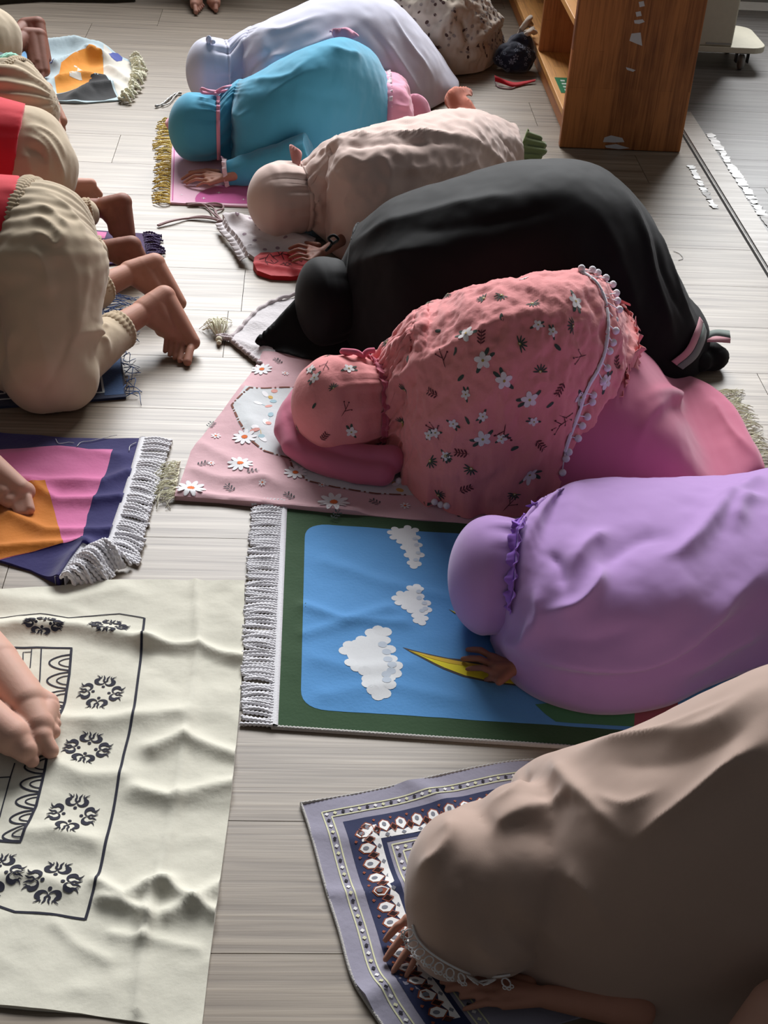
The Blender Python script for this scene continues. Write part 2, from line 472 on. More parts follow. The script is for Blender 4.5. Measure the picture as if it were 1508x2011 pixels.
# ------------------------------------------------------------------ wooden bookcase
def pine(name, dark, light, axis='Z'):
    mt, nt, b = mat_nodes(name); N = nt.nodes; L = nt.links
    tc = N.new('ShaderNodeTexCoord')
    # glued staves: blocks 5 cm wide and about 25 cm long, each with its own tone
    br = N.new('ShaderNodeTexBrick'); br.inputs['Scale'].default_value = 1.0
    br.inputs['Brick Width'].default_value = 0.31; br.inputs['Row Height'].default_value = 0.047
    br.inputs['Mortar Size'].default_value = 0.0006; br.inputs['Color1'].default_value = (0, 0, 0, 1); br.inputs['Color2'].default_value = (1, 1, 1, 1)
    br.inputs['Mortar'].default_value = (0.2, 0.2, 0.2, 1); br.offset = 0.37
    mp0 = N.new('ShaderNodeMapping')
    mp0.inputs['Rotation'].default_value = (0, PI/2, 0) if axis == 'Z' else (0, 0, PI/2)
    mp0.vector_type = 'POINT'
    sp = N.new('ShaderNodeSeparateXYZ'); cb = N.new('ShaderNodeCombineXYZ'); L.new(tc.outputs['Object'], sp.inputs[0])
    if axis == 'Z': L.new(sp.outputs['Z'], cb.inputs['X']); L.new(sp.outputs['X'], cb.inputs['Y'])
    else: L.new(sp.outputs['Y'], cb.inputs['X']); L.new(sp.outputs['X'], cb.inputs['Y'])
    L.new(cb.outputs[0], br.inputs['Vector'])
    mp = N.new('ShaderNodeMapping'); mp.inputs['Scale'].default_value = (5, 130, 1); L.new(cb.outputs[0], mp.inputs['Vector'])
    n = N.new('ShaderNodeTexNoise'); n.inputs['Scale'].default_value = 1; n.inputs['Detail'].default_value = 5; n.inputs['Distortion'].default_value = 0.8
    L.new(mp.outputs[0], n.inputs['Vector'])
    n2 = N.new('ShaderNodeTexNoise'); n2.inputs['Scale'].default_value = 9; n2.inputs['Detail'].default_value = 4; L.new(tc.outputs['Object'], n2.inputs['Vector'])
    ad = N.new('ShaderNodeMath'); ad.operation = 'MULTIPLY_ADD'; ad.inputs[1].default_value = 0.35
    L.new(br.outputs['Color'], ad.inputs[0]); L.new(n.outputs['Fac'], ad.inputs[2])
    ad2 = N.new('ShaderNodeMath'); ad2.operation = 'MULTIPLY_ADD'; ad2.inputs[1].default_value = 0.4
    L.new(n2.outputs['Fac'], ad2.inputs[0]); L.new(ad.outputs[0], ad2.inputs[2])
    rp = N.new('ShaderNodeValToRGB'); rp.color_ramp.elements[0].position = 0.45; rp.color_ramp.elements[0].color = srgb(*dark)
    rp.color_ramp.elements[1].position = 1.15 if False else 1.0; rp.color_ramp.elements[1].color = srgb(*light)
    L.new(ad2.outputs[0], rp.inputs['Fac']); L.new(rp.outputs['Color'], b.inputs['Base Color'])
    b.inputs['Roughness'].default_value = 0.5; b.inputs['Specular IOR Level'].default_value = 0.35
    bp = N.new('ShaderNodeBump'); bp.inputs['Strength'].default_value = 0.15; bp.inputs['Distance'].default_value = 0.001
    L.new(n.outputs['Fac'], bp.inputs['Height']); L.new(bp.outputs[0], b.inputs['Normal'])
    return mt
M_pineZ = pine('stained_pine_upright', (104, 56, 26), (188, 120, 66), 'Z')
M_pineY = pine('varnished_pine_board', (150, 92, 40), (222, 160, 88), 'Y')
M_label = plain('green_sticker', (30, 122, 78), 0.35)
M_ink = plain('pale_sticker_print', (205, 222, 208), 0.4)
M_paper = plain('torn_paper', (205, 203, 204), 0.8)
BX0, BX1, BY0, BY1, BZ = 0.806, 1.197, 4.233, 6.25, 0.86
bk = empty('bookcase', (1.0, 4.8, 0))
mb = MB(); mb.box((BX0, BY0, 0.001), (BX1, BY0+0.028, BZ)); side = mb.build('end_panel', M_pineZ, bk, smooth=False, bevel=0.003)
mb = MB(); mb.box((BX0, BY1, 0.001), (BX1, BY1+0.028, BZ)); mb.build('end_panel', M_pineZ, bk, smooth=False, bevel=0.003)
mb = MB(); mb.box((BX0+0.018, BY0+0.028, 0.061), (BX1-0.02, BY1, 0.083)); mb.build('shelf', M_pineY, bk, smooth=False, bevel=0.002)
mb = MB(); mb.box((BX0+0.03, BY0+0.028, 0.001), (BX0+0.048, BY1, 0.061)); mb.build('plinth', M_pineZ, bk, smooth=False)
mb = MB(); mb.box((BX0+0.02, BY0+0.028, 0.345), (BX1-0.02, BY1, 0.367)); mb.build('shelf', M_pineY, bk, smooth=False, bevel=0.002)
mb = MB(); mb.box((BX0+0.02, 4.97, 0.083), (BX1-0.02, 4.992, 0.345)); mb.build('divider', M_pineZ, bk, smooth=False, bevel=0.002)
mb = MB(); mb.box((BX0, BY0, BZ), (BX1, BY1+0.028, BZ+0.024)); mb.build('top_board', M_pineY, bk, smooth=False, bevel=0.003)
mb = MB(); mb.box((BX1-0.02, BY0+0.028, 0.001), (BX1, BY1, BZ)); mb.build('back_panel', M_pineZ, bk, smooth=False)
# torn paper left on the end panel
def panelpt(px, py):
    d = raydir(px, py); t = (BY0-0.0008-EYE[1])/d[1]; return EYE+d*t
for blob in ([(1240,66),(1258,64),(1261,90),(1250,86),(1236,80)], [(1245,40),(1262,38),(1266,43),(1255,47),(1246,46)], [(1248,24),(1258,22),(1260,31),(1250,33)],
             [(1229,132),(1240,135),(1248,138),(1243,141),(1231,137)], [(1187,270),(1200,266),(1222,271),(1226,279),(1205,280),(1184,279)],
             [(1188,286),(1210,283),(1236,291),(1215,293),(1190,290)], [(1254,4),(1264,2),(1266,12),(1256,14)]):
    P = [panelpt(*q) for q in blob]; k = len(P)
    pp = MB(); pp.add(P, [tuple(range(k))])
    pp.add([p+np.array([0, .0006, 0]) for p in P], [tuple(range(k))])
    sub(pp.build('paper_scrap', M_paper, side, smooth=False), 'white torn paper scrap')
def sticker(x0, y0, x1, y1, z, tilt=0.0):
    root_z = z
    mb = MB(); mb.box((x0, y0, z), (x1, y1, z+0.0008))
    o = mb.build('shelf_sticker', M_label, loc=((x0+x1)/2, (y0+y1)/2, z), smooth=False)
    pr = MB()
    n = 4
    for i in range(n):
        yy = y0+(y1-y0)*(0.14+0.2*i)
        pr.box((x0+(x1-x0)*.32, yy, z+0.0008), (x0+(x1-x0)*(.62 if i % 2 else .7), yy+(y1-y0)*.1, z+0.0012))
    pr.box((x0+(x1-x0)*.78, y0+(y1-y0)*.1, z+0.0008), (x0+(x1-x0)*.84, y0+(y1-y0)*.85, z+0.0012))
    pr.build('print', M_ink, o, smooth=False)
    return o
tag(sticker(0.842, 4.52, 0.892, 4.68, 0.0832), 'green sticker with pale print on the lowest bookcase shelf', 'sticker')
tag(sticker(0.842, 4.84, 0.892, 5.0, 0.3672), 'green sticker with pale print on the upper bookcase shelf', 'sticker')

# ------------------------------------------------------------------ white trolley behind the bookcase
M_cream = plain('cream_paint', (198, 192, 172), 0.45)
M_grey = plain('grey_plastic', (150, 150, 145), 0.5)
M_blackp = plain('black_plastic', (22, 22, 22), 0.5)
cw = at(1452, 136)
ty = cw[1]
tr = empty('trolley', (1.33, ty+0.1, 0))
def rounded(x0, x1, y0, y1, z0, z1, r, n=8):
    P = []
    for cx, cy, a0 in ((x1-r, y0+r, -PI/2), (x1-r, y1-r, 0)):
        for i in range(n+1): P.append((cx+r*math.cos(a0+PI/2*i/n), cy+r*math.sin(a0+PI/2*i/n)))
    P += [(x0, y1), (x0, y0)]
    k = len(P); V = [(x, y, z0) for x, y in P]+[(x, y, z1) for x, y in P]
    return V, [tuple(range(k-1, -1, -1)), tuple(range(k, 2*k))]+[(i, (i+1) % k, k+(i+1) % k, k+i) for i in range(k)]
xr = at(1497, 95, 0.07)[0]
mb = MB(); mb.add(*rounded(1.222, xr, ty-0.035, ty+0.26, 0.068, 0.09, 0.06)); mb.build('base_plate', M_cream, tr, smooth=False, bevel=0.003)
xp = at(1437, 92, 0.09)[0]
mb = MB(); mb.box((1.222, ty-0.03, 0.09), (xp, ty-0.005, 0.8)); mb.build('side_panel', M_cream, tr, smooth=False, bevel=0.006)
mb = MB(); mb.box((1.222, ty-0.005, 0.40), (xp, ty+0.25, 0.42)); mb.box((1.222, ty+0.23, 0.09), (xp, ty+0.25, 0.8)); mb.build('cabinet_body', M_cream, tr, smooth=False, bevel=0.004)
mb = MB(); mb.box((xp-0.10, ty-0.033, 0.097), (xp-0.005, ty-0.03, 0.103)); mb.build('groove', M_grey, tr, smooth=False)
for yy in (0.0, 0.2):
    c = MB(); c.tube([(cw[0]-0.007, ty+yy, 0.028), (cw[0]+0.007, ty+yy, 0.028)], 0.0275, 18)
    w_ = c.build('caster', M_grey, tr)
    h_ = MB()
    for sx in (-0.022, 0.022): h_.box((cw[0]+sx-0.003, ty+yy-0.012, 0.026), (cw[0]+sx+0.003, ty+yy+0.012, 0.068))
    h_.box((cw[0]-0.022, ty+yy-0.012, 0.06), (cw[0]+0.022, ty+yy+0.012, 0.068))
    h_.build('fork', M_blackp, w_, smooth=False, bevel=0.002)
tag(bk, 'stained pine bookcase with a torn-paper end panel standing on the floor', 'bookcase')
tag(tr, 'cream rolling cabinet on casters half hidden behind the wooden bookcase', 'trolley')
# ------------------------------------------------------------------ mats, cloths and pouches on the floor
def strand_field(mb, A, B, count, r, z0=0.006, twist=True, jit=0.004, mat=0, seed=1, sag=0.004, clump=0.0, n=6, k=None, lift=0.0):
    """fringe strands from edge line A to free line B (floor points)"""
    rg = random.Random(seed)
    A = catmull(A, count); B = catmull(B, count)
    ph = rg.uniform(0, 9)
    for i in range(count):
        a = np.r_[A[i], z0]; q = B[i]+np.array([rg.uniform(-jit, jit), rg.uniform(-jit, jit)])
        q = q+clump*math.sin(i*0.55+ph)*np.array([-(B[i]-A[i])[1], (B[i]-A[i])[0]])
        b = np.r_[q, r*1.1+rg.uniform(0, 0.003)]
        L = np.linalg.norm(b-a); kk = k or max(6, int(L/(0.0022 if twist else 0.006)))
        t = np.linspace(0, 1, kk)
        P = a*(1-t[:, None])+b*t[:, None]
        P[:, 2] = np.maximum(P[:, 2]+(lift+rg.uniform(0, sag))*np.sin(t*PI), r)
        side = np.array([-(b-a)[1], (b-a)[0]])/(L+1e-9)
        P[:, :2] += side[None]*(rg.uniform(-jit, jit)*np.sin(t*PI*1.3))[:, None]
        rad = r*(1+0.32*np.sin(np.arange(kk)*2.1+i)) if twist else r*(1-0.4*t)
        mb.tube(P, rad, n, mat)
def braid(mb, P, w, z, mat=0, h=0.003):
    P = resample(np.asarray(P), 0.003, False); A, B = ribbon2d(P, w); n = len(P)
    off = np.where(np.arange(n) % 2 == 0, 0.0008, -0.0004)[:, None]
    C = (A+B)/2
    V = np.stack([np.c_[A, np.full(n, 0.001)], np.c_[A, z+off], np.c_[C, z+h+off], np.c_[B, z+off], np.c_[B, np.full(n, .001)]], 1)
    mb.grid(V[:, ::-1], mat)
def smooth_closed(P, n=60):
    P = np.asarray(P, float); Q = np.vstack([P[-2:], P, P[:2]])
    C = catmull(Q, n*2); d = [np.argmin(np.sum((C-P[0])**2, 1)[:n])]
    a = d[0]; dd = np.sum((C-P[0])**2, 1); dd[:a+n//2] = 9e9; b_ = int(np.argmin(dd))
    return C[a:b_]

# ---- green-bordered mat with clouds and moons
F = lambda n, c, **k: fabric(n, c, **k)
M_green = F('green_mat_pile', (38, 70, 38), bump=.2, scale=160, weave=1500)
M_sky = F('blue_mat_pile', (80, 143, 200), bump=.2, scale=160, weave=1500)
M_cloud = F('white_print', (222, 224, 226), bump=.15, weave=1500)
M_cloud2 = F('pale_print', (190, 200, 212), bump=.15, weave=1500)
M_moon = F('yellow_print', (230, 214, 40), bump=.15, weave=1500)
M_moon2 = F('amber_print', (214, 178, 48), bump=.15, weave=1500)
M_line = F('dark_outline', (70, 62, 60), bump=.1)
M_hill = F('hill_green_print', (60, 118, 78), bump=.15, weave=1500)
M_brick = F('rose_print', (150, 72, 84), bump=.15)
M_rope = F('white_rope', (226, 224, 228), bump=.3, scale=400, rough=.7)
o4 = np.array([at(533, 1430)[:2], at(1130, 1470)[:2]])
dx = (o4[1]-o4[0])/np.linalg.norm(o4[1]-o4[0]); dy = np.array([-dx[1], dx[0]])
TLc = at(553, 1005)[:2]
c0 = o4[0]; c1 = c0+dx*1.02; c3 = TLc+(TLc-c0)/np.linalg.norm(TLc-c0)*0.03; c2 = c3+dx*1.02
g = Ground([c0, c1, c2, c3], 0.005, waves=[([(598,1195),(680,1225),(760,1200)], .014, .006), ([(598,1250),(690,1225),(790,1228)], .013, .005),
    ([(640,1110),(760,1150),(880,1180)], .02, .004), ([(620,1300),(700,1320),(800,1310)], .02, .004), ([(640,1370),(760,1350),(900,1380)], .02, .004)], rough=.0016, rscale=11, seed=1)
g.base_mesh(0)
def rrect(TL, TR, BR, BL, r, n=8):
    P = []
    C = [np.asarray(q, float) for q in (TL, TR, BR, BL)]
    for i in range(4):
        p, a, b_ = C[i], C[i-1], C[(i+1) % 4]
        ua = (a-p)/np.linalg.norm(a-p); ub = (b_-p)/np.linalg.norm(b_-p)
        q0 = p+ua*r; q1 = p+ub*r
        for t in np.linspace(0, 1, n): P.append((1-t)**2*q0+2*t*(1-t)*p+t*t*q1)
    return np.array(P)
fTL, fBL = at(599, 1032)[:2], at(590, 1396)[:2]
fld = rrect(fTL, fTL+dx*0.9, fBL+dx*0.905, fBL, 0.045)
g.paint(fld, 1, 1)
g.paint([(1050,1388),(1100,1384),(1180,1395),(1246,1385),(1244,1432),(1090,1423),(1070,1408)], 7, 2, px=True)
g.paint([(1246,1385),(1330,1375),(1330,1432),(1244,1432)], 8, 2, px=True)
CL = [[(767,1050),(775,1043),(800,1040),(815,1045),(818,1060),(822,1075),(826,1095),(820,1112),(812,1117),(806,1110),(800,1095),(793,1080),(785,1068),(772,1060)],
 [(776,1180),(785,1172),(800,1172),(805,1162),(818,1158),(824,1164),(825,1178),(838,1190),(840,1203),(832,1208),(833,1220),(828,1229),(818,1225),(815,1215),(806,1205),(795,1198),(782,1190)],
 [(677,1283),(685,1272),(700,1270),(710,1262),(728,1248),(742,1243),(757,1246),(755,1262),(765,1280),(768,1300),(778,1315),(776,1330),(764,1338),(765,1352),(755,1368),(742,1372),(732,1362),(722,1350),(722,1340),(715,1325),(700,1318),(688,1308)]]
for i, c in enumerate(CL):
    g.paint(c, 2, 2, px=True)
    for j, q in enumerate(c): g.dot(q, (.0075, .0075, .011)[i], 2, 2+.02*j, 12, px=True)
    n = len(c)
    for j in range(n//3, n//3*2): q = (np.array(c[j])*.8+np.mean(c, 0)*.2); g.dot(q, (.005, .005, .008)[i], 3, 2.9, 12, px=True)
moon = [(790,1276),(830,1287),(880,1297),(915,1300),(960,1310),(1010,1322),(1060,1335),(1060,1350),(1010,1352),(960,1346),(910,1335),(870,1320),(835,1302),(808,1288)]
g.paint(moon, 6, 2, px=True)
g.paint([(802,1283),(840,1292),(890,1302),(950,1313),(1010,1328),(1050,1342),(1010,1349),(960,1343),(912,1332),(872,1317),(838,1300)], 4, 3, px=True)
g.paint([(802,1283),(840,1292),(890,1302),(950,1313),(1010,1328),(1000,1331),(940,1318),(880,1308),(836,1296)], 5, 4, px=True)
g.paint([(880,1202),(893,1207),(915,1206),(935,1203),(930,1212),(910,1213),(892,1211)], 6, 2, px=True)
g.paint([(884,1204),(895,1208.5),(915,1207.5),(932,1205),(928,1211),(910,1211.6),(893,1209.6)], 4, 3, px=True)
rug = g.mb.build('prayer_mat', [M_green, M_sky, M_cloud, M_cloud2, M_moon, M_moon2, M_line, M_hill, M_brick], loc=tuple((c0+c2)/2)+(0,))
tag(rug, 'green bordered mat with a blue sky, white clouds and yellow crescent moons', 'mat')
e0, e1 = c0, c3
mb = MB(); strand_field(mb, [e0+dx*.002, (e0+e1)/2, e1], [at(474, 1422)[:2], at(480, 1215)[:2], at(492, 1000)[:2]+dy*.02], 96, .0031, jit=.003, seed=4, clump=.06)
sub(mb.build('fringe', M_rope, rug), 'white twisted rope fringe')
mb = MB(); braid(mb, [e0+dx*.004, e1+dx*.004], .013, .0065); mb.build('braid_trim', M_rope, rug)
M_over = F('grey_overlock', (190, 186, 182), bump=.6, scale=500)
mb = MB(); braid(mb, [c0-dy*.001, c1-dy*.001], .006, .0055, h=.0012); mb.build('stitched_edge', M_over, rug)

# ---- pink daisy mat
M_pinkmat = F('dusty_pink_cotton', (212, 172, 178), bump=.3, scale=70)
M_panel = F('pale_flower_panel', (206, 210, 212), bump=.25, scale=70)
M_petal = F('white_petals', (236, 236, 238), bump=.1)
M_dot = F('orange_flower_centre', (226, 110, 40), bump=.1)
M_leafd = F('dark_leaf_print', (62, 70, 74), bump=.1)
M_brown = F('brown_dashes', (120, 66, 48), bump=.1)
M_mus = F('mustard_print', (206, 168, 84), bump=.1)
M_rosep = F('soft_rose_print', (222, 160, 150), bump=.1)
M_bluep = F('soft_blue_print', (160, 190, 200), bump=.1)
out = px2xy([(520,690),(506,718),(470,770),(410,845),(375,893),(352,960),(343,983),(430,989),(500,996),(640,1010),(760,1021),(860,1029),(960,1036),(1200,1040),(1490,1035),(1484,930),(1445,850),(1392,772),(1200,745),(900,720),(640,700)])
g = Ground(out, 0.007, waves=[([(352,975),(440,985),(560,1000),(700,1012)], .012, .009), ([(480,770),(470,800),(500,850)], .03, .008), ([(400,880),(470,920),(540,960)], .02, .006),
   ([(380,930),(440,950),(520,950)], .015, .006), ([(520,700),(560,760)], .03, .006)], rough=.004, rscale=9, seed=3)
g.base_mesh(0)
panel = [(482,768),(530,770),(600,768),(760,790),(900,880),(930,985),(830,980),(740,975),(660,966),(605,953),(578,930),(570,906),(520,893),(490,872),(468,840),(455,806)]
g.paint(panel, 1, 1, px=True)
dash = [(640,768),(530,769),(490,771),(455,803),(470,838),(490,870),(520,892),(568,905),(574,925),(604,952),(660,966),(740,975),(830,980)]
P = resample(px2xy(dash), .004, False); k = 0
while k < len(P)-8:
    g.line(P[k:k+7], .0042, 5, 3); k += 8
    if k < len(P): g.dot(P[k], .0024, 5, 3)
    k += 2
def daisy(c, r, n=10, seed=0):
    ce = at(*c)[:2]
    for i in range(n):
        a = 2*PI*i/n+seed
        g.dot(ce+r*.62*np.array([math.cos(a), math.sin(a)]), r*.40, 2, 4+.05*i, 10, ry=r*.18, rot=a)
    g.dot(ce, r*.24, 3, 5.2, 12)
for c, r in (((375,968),.030),((655,995),.032),((480,866),.026),((514,733),.024),((472,920),.027),((580,935),.024),((795,1000),.011),((632,961),.008),((415,918),.008),((424,861),.011),((515,960),.008),((560,742),.009)): daisy(c, r, 10 if r > .012 else 7, r*900)
def sprig(c, L, a, m=4, lay=4):
    ce = at(*c)[:2]; d = np.array([math.cos(a), math.sin(a)]); q = np.array([-d[1], d[0]])
    g.line([ce-d*L, ce+d*L], .0014, m, lay)
    for s in (-.7, -.1, .5):
        for sd in (1, -1): g.dot(ce+d*L*s+q*sd*L*.4, L*.3, m, lay+.1, 8, ry=L*.12, rot=a+sd*.9)
for c, a in (((545,717),2.2),((415,838),1.2),((400,918),.6),((497,937),.2),((450,965),2.3),((567,980),2.3),((735,990),2.4),((660,1020),1.),((900,1015),2.)): sprig(c, .013, a)
rg = random.Random(5); pc = px2xy(panel)
lo, hi = pc.min(0), pc.max(0); cnt = 0
while cnt < 110:
    q = np.array([rg.uniform(lo[0], hi[0]), rg.uniform(lo[1], hi[1])])
    if not inside(pc, q[None])[0] or np.min(np.sum((P-q)**2, 1)) < .012**2: continue
    cnt += 1; m = rg.choice([6, 7, 8, 8, 2, 6]); a = rg.uniform(0, 6)
    g.dot(q, rg.uniform(.006, .013), m, 2+.01*cnt, 10, ry=rg.uniform(.0045, .008), rot=a)
    if cnt % 3 == 0: g.line([q, q+.02*np.array([math.cos(a), math.sin(a)])], .0012, 8 if cnt % 2 else 6, 1.8)
rug2 = g.mb.build('prayer_mat', [M_pinkmat, M_panel, M_petal, M_dot, M_leafd, M_brown, M_mus, M_rosep, M_bluep], loc=tuple(at(700, 880)[:2])+(0,))
tag(rug2, 'dusty pink mat printed with daisies and a pale flower panel edged in brown dashes', 'mat')
M_cream_f = F('cream_tassel', (226, 222, 196), bump=.3, scale=300)
mb = MB()
strand_field(mb, px2xy([(354,912),(349,950),(344,984)]), px2xy([(322,918),(300,958),(318,996)]), 46, .0013, twist=False, jit=.016, seed=2, sag=.012, z0=.008, n=5)
sub(mb.build('fringe', M_cream_f, rug2), 'cream loose thread fringe at the left corner')
mb = MB(); strand_field(mb, px2xy([(1393,775),(1445,850),(1490,935)]), px2xy([(1448,765),(1480,830),(1530,930)]), 120, .0012, twist=False, jit=.014, seed=8, sag=.012, z0=.008, n=5)
sub(mb.build('fringe', M_cream_f, rug2), 'cream loose thread fringe at the right end')

# ---- navy, pink and orange mat with rope fringe
M_navy = F('navy_mat', (36, 30, 92), bump=.2, scale=120, weave=1500)
M_pk = F('pink_mat_field', (214, 116, 164), bump=.2, scale=120, weave=1500)
M_or = F('orange_mat_field', (200, 118, 34), bump=.2, scale=120, weave=1500)
out = px2xy([(-160,850),(0,853),(130,863),(278,866),(258,935),(236,1005),(215,1060),(206,1090),(164,1086),(140,1118),(118,1152),(60,1123),(0,1105),(-160,1075)])
g = Ground(out, .006, waves=[([(-20,945),(90,955),(200,955),(250,935)], .018, .012), ([(60,960),(110,990),(190,990),(235,985)], .016, .012), ([(20,1020),(90,1050),(190,1052),(215,1050)], .016, .012),
    ([(0,1085),(80,1080),(165,1075)], .014, .012), ([(118,1150),(145,1110),(170,1085)], .02, .022), ([(0,905),(110,885),(230,900)], .02, .006)], rough=.004, rscale=8, seed=6, step=.0055)
g.base_mesh(0)
g.paint([(-160,890),(0,889),(120,884),(175,891),(222,888),(205,945),(186,985),(172,1015),(168,1045),(160,1078),(120,1082),(0,1105),(-160,1080)], 1, 1, px=True)
g.paint([(-160,990),(-40,978),(60,962),(90,958),(108,1010),(120,1060),(126,1081),(0,1104),(-160,1082)], 2, 2, px=True)
rug3 = g.mb.build('prayer_mat', [M_navy, M_pk, M_or], loc=tuple(at(80, 980)[:2])+(0,))
tag(rug3, 'navy mat with a pink field, an orange shape and white rope fringe', 'mat')
mb = MB()
strand_field(mb, px2xy([(280,866),(262,930),(240,1000),(220,1058),(210,1090)]), px2xy([(338,868),(318,935),(296,1005),(284,1060),(273,1112)]), 74, .0034, jit=.003, seed=12, sag=.01, clump=.05)
sub(mb.build('fringe', M_rope, rug3), 'white twisted rope fringe')
mb = MB(); strand_field(mb, px2xy([(210,1088),(180,1088),(150,1112),(120,1153)]), px2xy([(255,1118),(222,1125),(218,1142),(150,1152)]), 30, .0034, jit=.004, seed=13, sag=.02, lift=.012, z0=.02)
sub(mb.build('fringe', M_rope, rug3), 'white twisted rope fringe')
mb = MB(); braid(mb, px2xy([(282,866),(264,930),(242,1000),(222,1058),(212,1088)]), .016, .0085); mb.build('braid_trim', M_rope, rug3)
mb = MB(); braid(mb, px2xy([(164,1086),(140,1118),(118,1152)]), .018, .020); mb.build('braid_trim', M_rope, rug3)
# a loose thread on it
M_thread = F('white_thread', (220, 220, 220), bump=.1)
mb = MB()
for ln in ([(110,868),(116,880),(128,878),(136,876),(146,878)], [(152,888),(160,876),(180,872),(210,864),(230,860)], [(268,876),(256,882),(254,892)]):
    c = catmull(px2xy(ln), 24); z = g.z(c)+.0025; mb.tube(np.c_[c, z], .0007, 5)
tag(mb.build('loose_thread', M_thread, loc=tuple(at(170, 875)[:2])+(.008,)), 'loose white threads lying along the navy edge of the orange mat', 'thread')

# ---- cream cotton cloth with black folk print
M_cot = F('cream_cotton', (216, 212, 196), bump=.5, scale=26, weave=1400, dist=.004)
M_blk = F('black_ink', (32, 32, 48), bump=.2)
out = px2xy([(-170,1172),(0,1166),(140,1150),(290,1143),(383,1145),(480,1145),(479,1270),(470,1400),(455,1560),(430,1750),(410,1900),(394,2040),(290,2012),(160,1993),(60,1985),(-40,1975),(-170,1960)])
wv = [([(384,1145),(390,1270),(372,1400),(358,1500),(335,1640),(305,1750),(280,1870),(270,1990)], .007, .006),
 ([(284,1262),(340,1275),(392,1272),(430,1288),(480,1300)], .012, .011), ([(300,1480),(360,1455),(400,1470),(465,1495)], .016, .014), ([(270,1560),(330,1575),(400,1560),(455,1550)], .016, .013),
 ([(-40,1245),(60,1235),(150,1240),(290,1268)], .02, .016), ([(110,1420),(190,1425),(262,1415),(350,1410)], .02, .012), ([(90,1500),(160,1530),(240,1530)], .02, .010),
 ([(50,1640),(100,1640),(180,1660)], .02, .010), ([(190,1740),(240,1770),(300,1745),(330,1740)], .011, .012), ([(200,1775),(260,1790),(290,1810)], .010, .012), ([(325,1745),(370,1775),(425,1805)], .011, .013), ([(330,1805),(380,1780),(432,1748)], .011, .012),
 ([(290,1745),(285,1810),(280,1850)], .008, .008), ([(0,1730),(60,1722),(130,1750)], .016, .007), ([(-20,1180),(100,1190),(240,1165)], .03, .008), ([(110,1820),(150,1860),(210,1890)], .010, .004), ([(220,1842),(290,1850),(390,1870)], .008, .004), ([(300,1290),(350,1330),(430,1320)], .03, -.006)]
g = Ground(out, .004, waves=wv, rough=.002, rscale=7, seed=9, step=.0065, facet=.006)
g.base_mesh(0)
g.line([(-60,1228),(0,1222),(80,1215),(135,1222),(235,1212),(284,1220)], .0022, 1, 2, px=True)
g.line([(284,1220),(276,1300),(262,1415),(243,1490),(222,1600),(196,1720),(168,1811)], .0042, 1, 2, px=True)
g.line([(168,1810),(100,1801),(30,1797),(0,1785),(-60,1765)], .0036, 1, 2, px=True)
g.line([(-60,1276),(27,1277),(141,1279),(137,1330),(128,1385),(112,1440),(96,1492),(72,1590),(41,1662),(0,1656),(-60,1650)], .0042, 1, 2, px=True)
g.line([(82,1280),(79,1340),(70,1400)], .0022, 1, 2, px=True); g.line([(63,1280),(60,1318)], .0018, 1, 2, px=True); g.line([(46,1318),(46,1286),(62,1286)], .0018, 1, 2, px=True)
g.line([(30,1505),(22,1530),(0,1610)], .002, 1, 2, px=True); g.line([(0,1532),(22,1532)], .002, 1, 2, px=True)
edge = catmull([(141,1290),(137,1330),(128,1385),(112,1440),(96,1492),(72,1590),(41,1662)], 12)
for i in range(11):
    a, b_ = edge[i], edge[i+1]; mid = (a+b_)/2; wdt = 42
    for s in (1.0, .55):
        A = a+(b_-a)*(.5-.46*s); B = a+(b_-a)*(.5+.46*s)
        arc = [A+(B-A)*t+np.array([-wdt*s*math.sin(PI*t)**.6, 0]) for t in np.linspace(0, 1, 13)]
        g.line(arc, .0030 if s == 1 else .0022, 1, 2, px=True)
def folk(c, ax, ay):
    """four mirrored scroll palmettes round four dots; ax, ay = half-size vectors in floor metres"""
    ce = at(*c)[:2]; ax = np.asarray(ax); ay = np.asarray(ay)
    def T(p, q): return ce+ax*p+ay*q
    for k in range(4):
        ca, sa = math.cos(k*PI/2), math.sin(k*PI/2)
        R = lambda p, q: T(p*ca-q*sa, p*sa+q*ca)
        for s in (1, -1):
            def cur(pts, ws):
                Q = catmull([R(s*x, y) for x, y in pts], 22); A, B = ribbon2d(Q, np.interp(np.linspace(0, 1, 22), np.linspace(0, 1, len(ws)), ws))
                V = np.vstack([A, B]); n = 22
                g.mb.add(np.c_[V, g.z(V)+.0009], g._up(V, [(i, n+i, n+i+1) for i in range(n-1)]+[(i, n+i+1, i+1) for i in range(n-1)]), 1)
            u = np.linalg.norm(ax)
            cur([(0, .62), (.06, .50), (.20, .45), (.33, .52), (.36, .66), (.27, .76), (.30, .86), (.42, .94)], [u*.02, u*.05, u*.10, u*.17, u*.20, u*.12, u*.05, u*.02])
            cur([(.0, .60), (.08, .70), (.06, .80), (.13, .96)], [u*.05, u*.08, u*.07, u*.02])
            cur([(.30, .78), (.20, .84), (.22, .93)], [u*.07, u*.05, u*.02])
        g.dot(R(0, .34), np.linalg.norm(ax)*.075, 1, 2, 10)
X = np.array([1.0, 0]); Y = np.array([0, 1.0])
for c, rx, ry in (((199,1365),.038,.042),((172,1475),.039,.034),((143,1605),.038,.042),((105,1740),.042,.038),((215,1241),.036,.022),((87,1240),.036,.02),((-5,1722),.04,.038)):
    folk(c, (rx, -.004), (.005, ry))
cot = g.mb.build('prayer_cloth', [M_cot, M_blk], loc=tuple(at(230, 1550)[:2])+(0,))
tag(cot, 'creased cream cotton cloth with black scroll motifs and an arch border', 'cloth')
G_cot = g

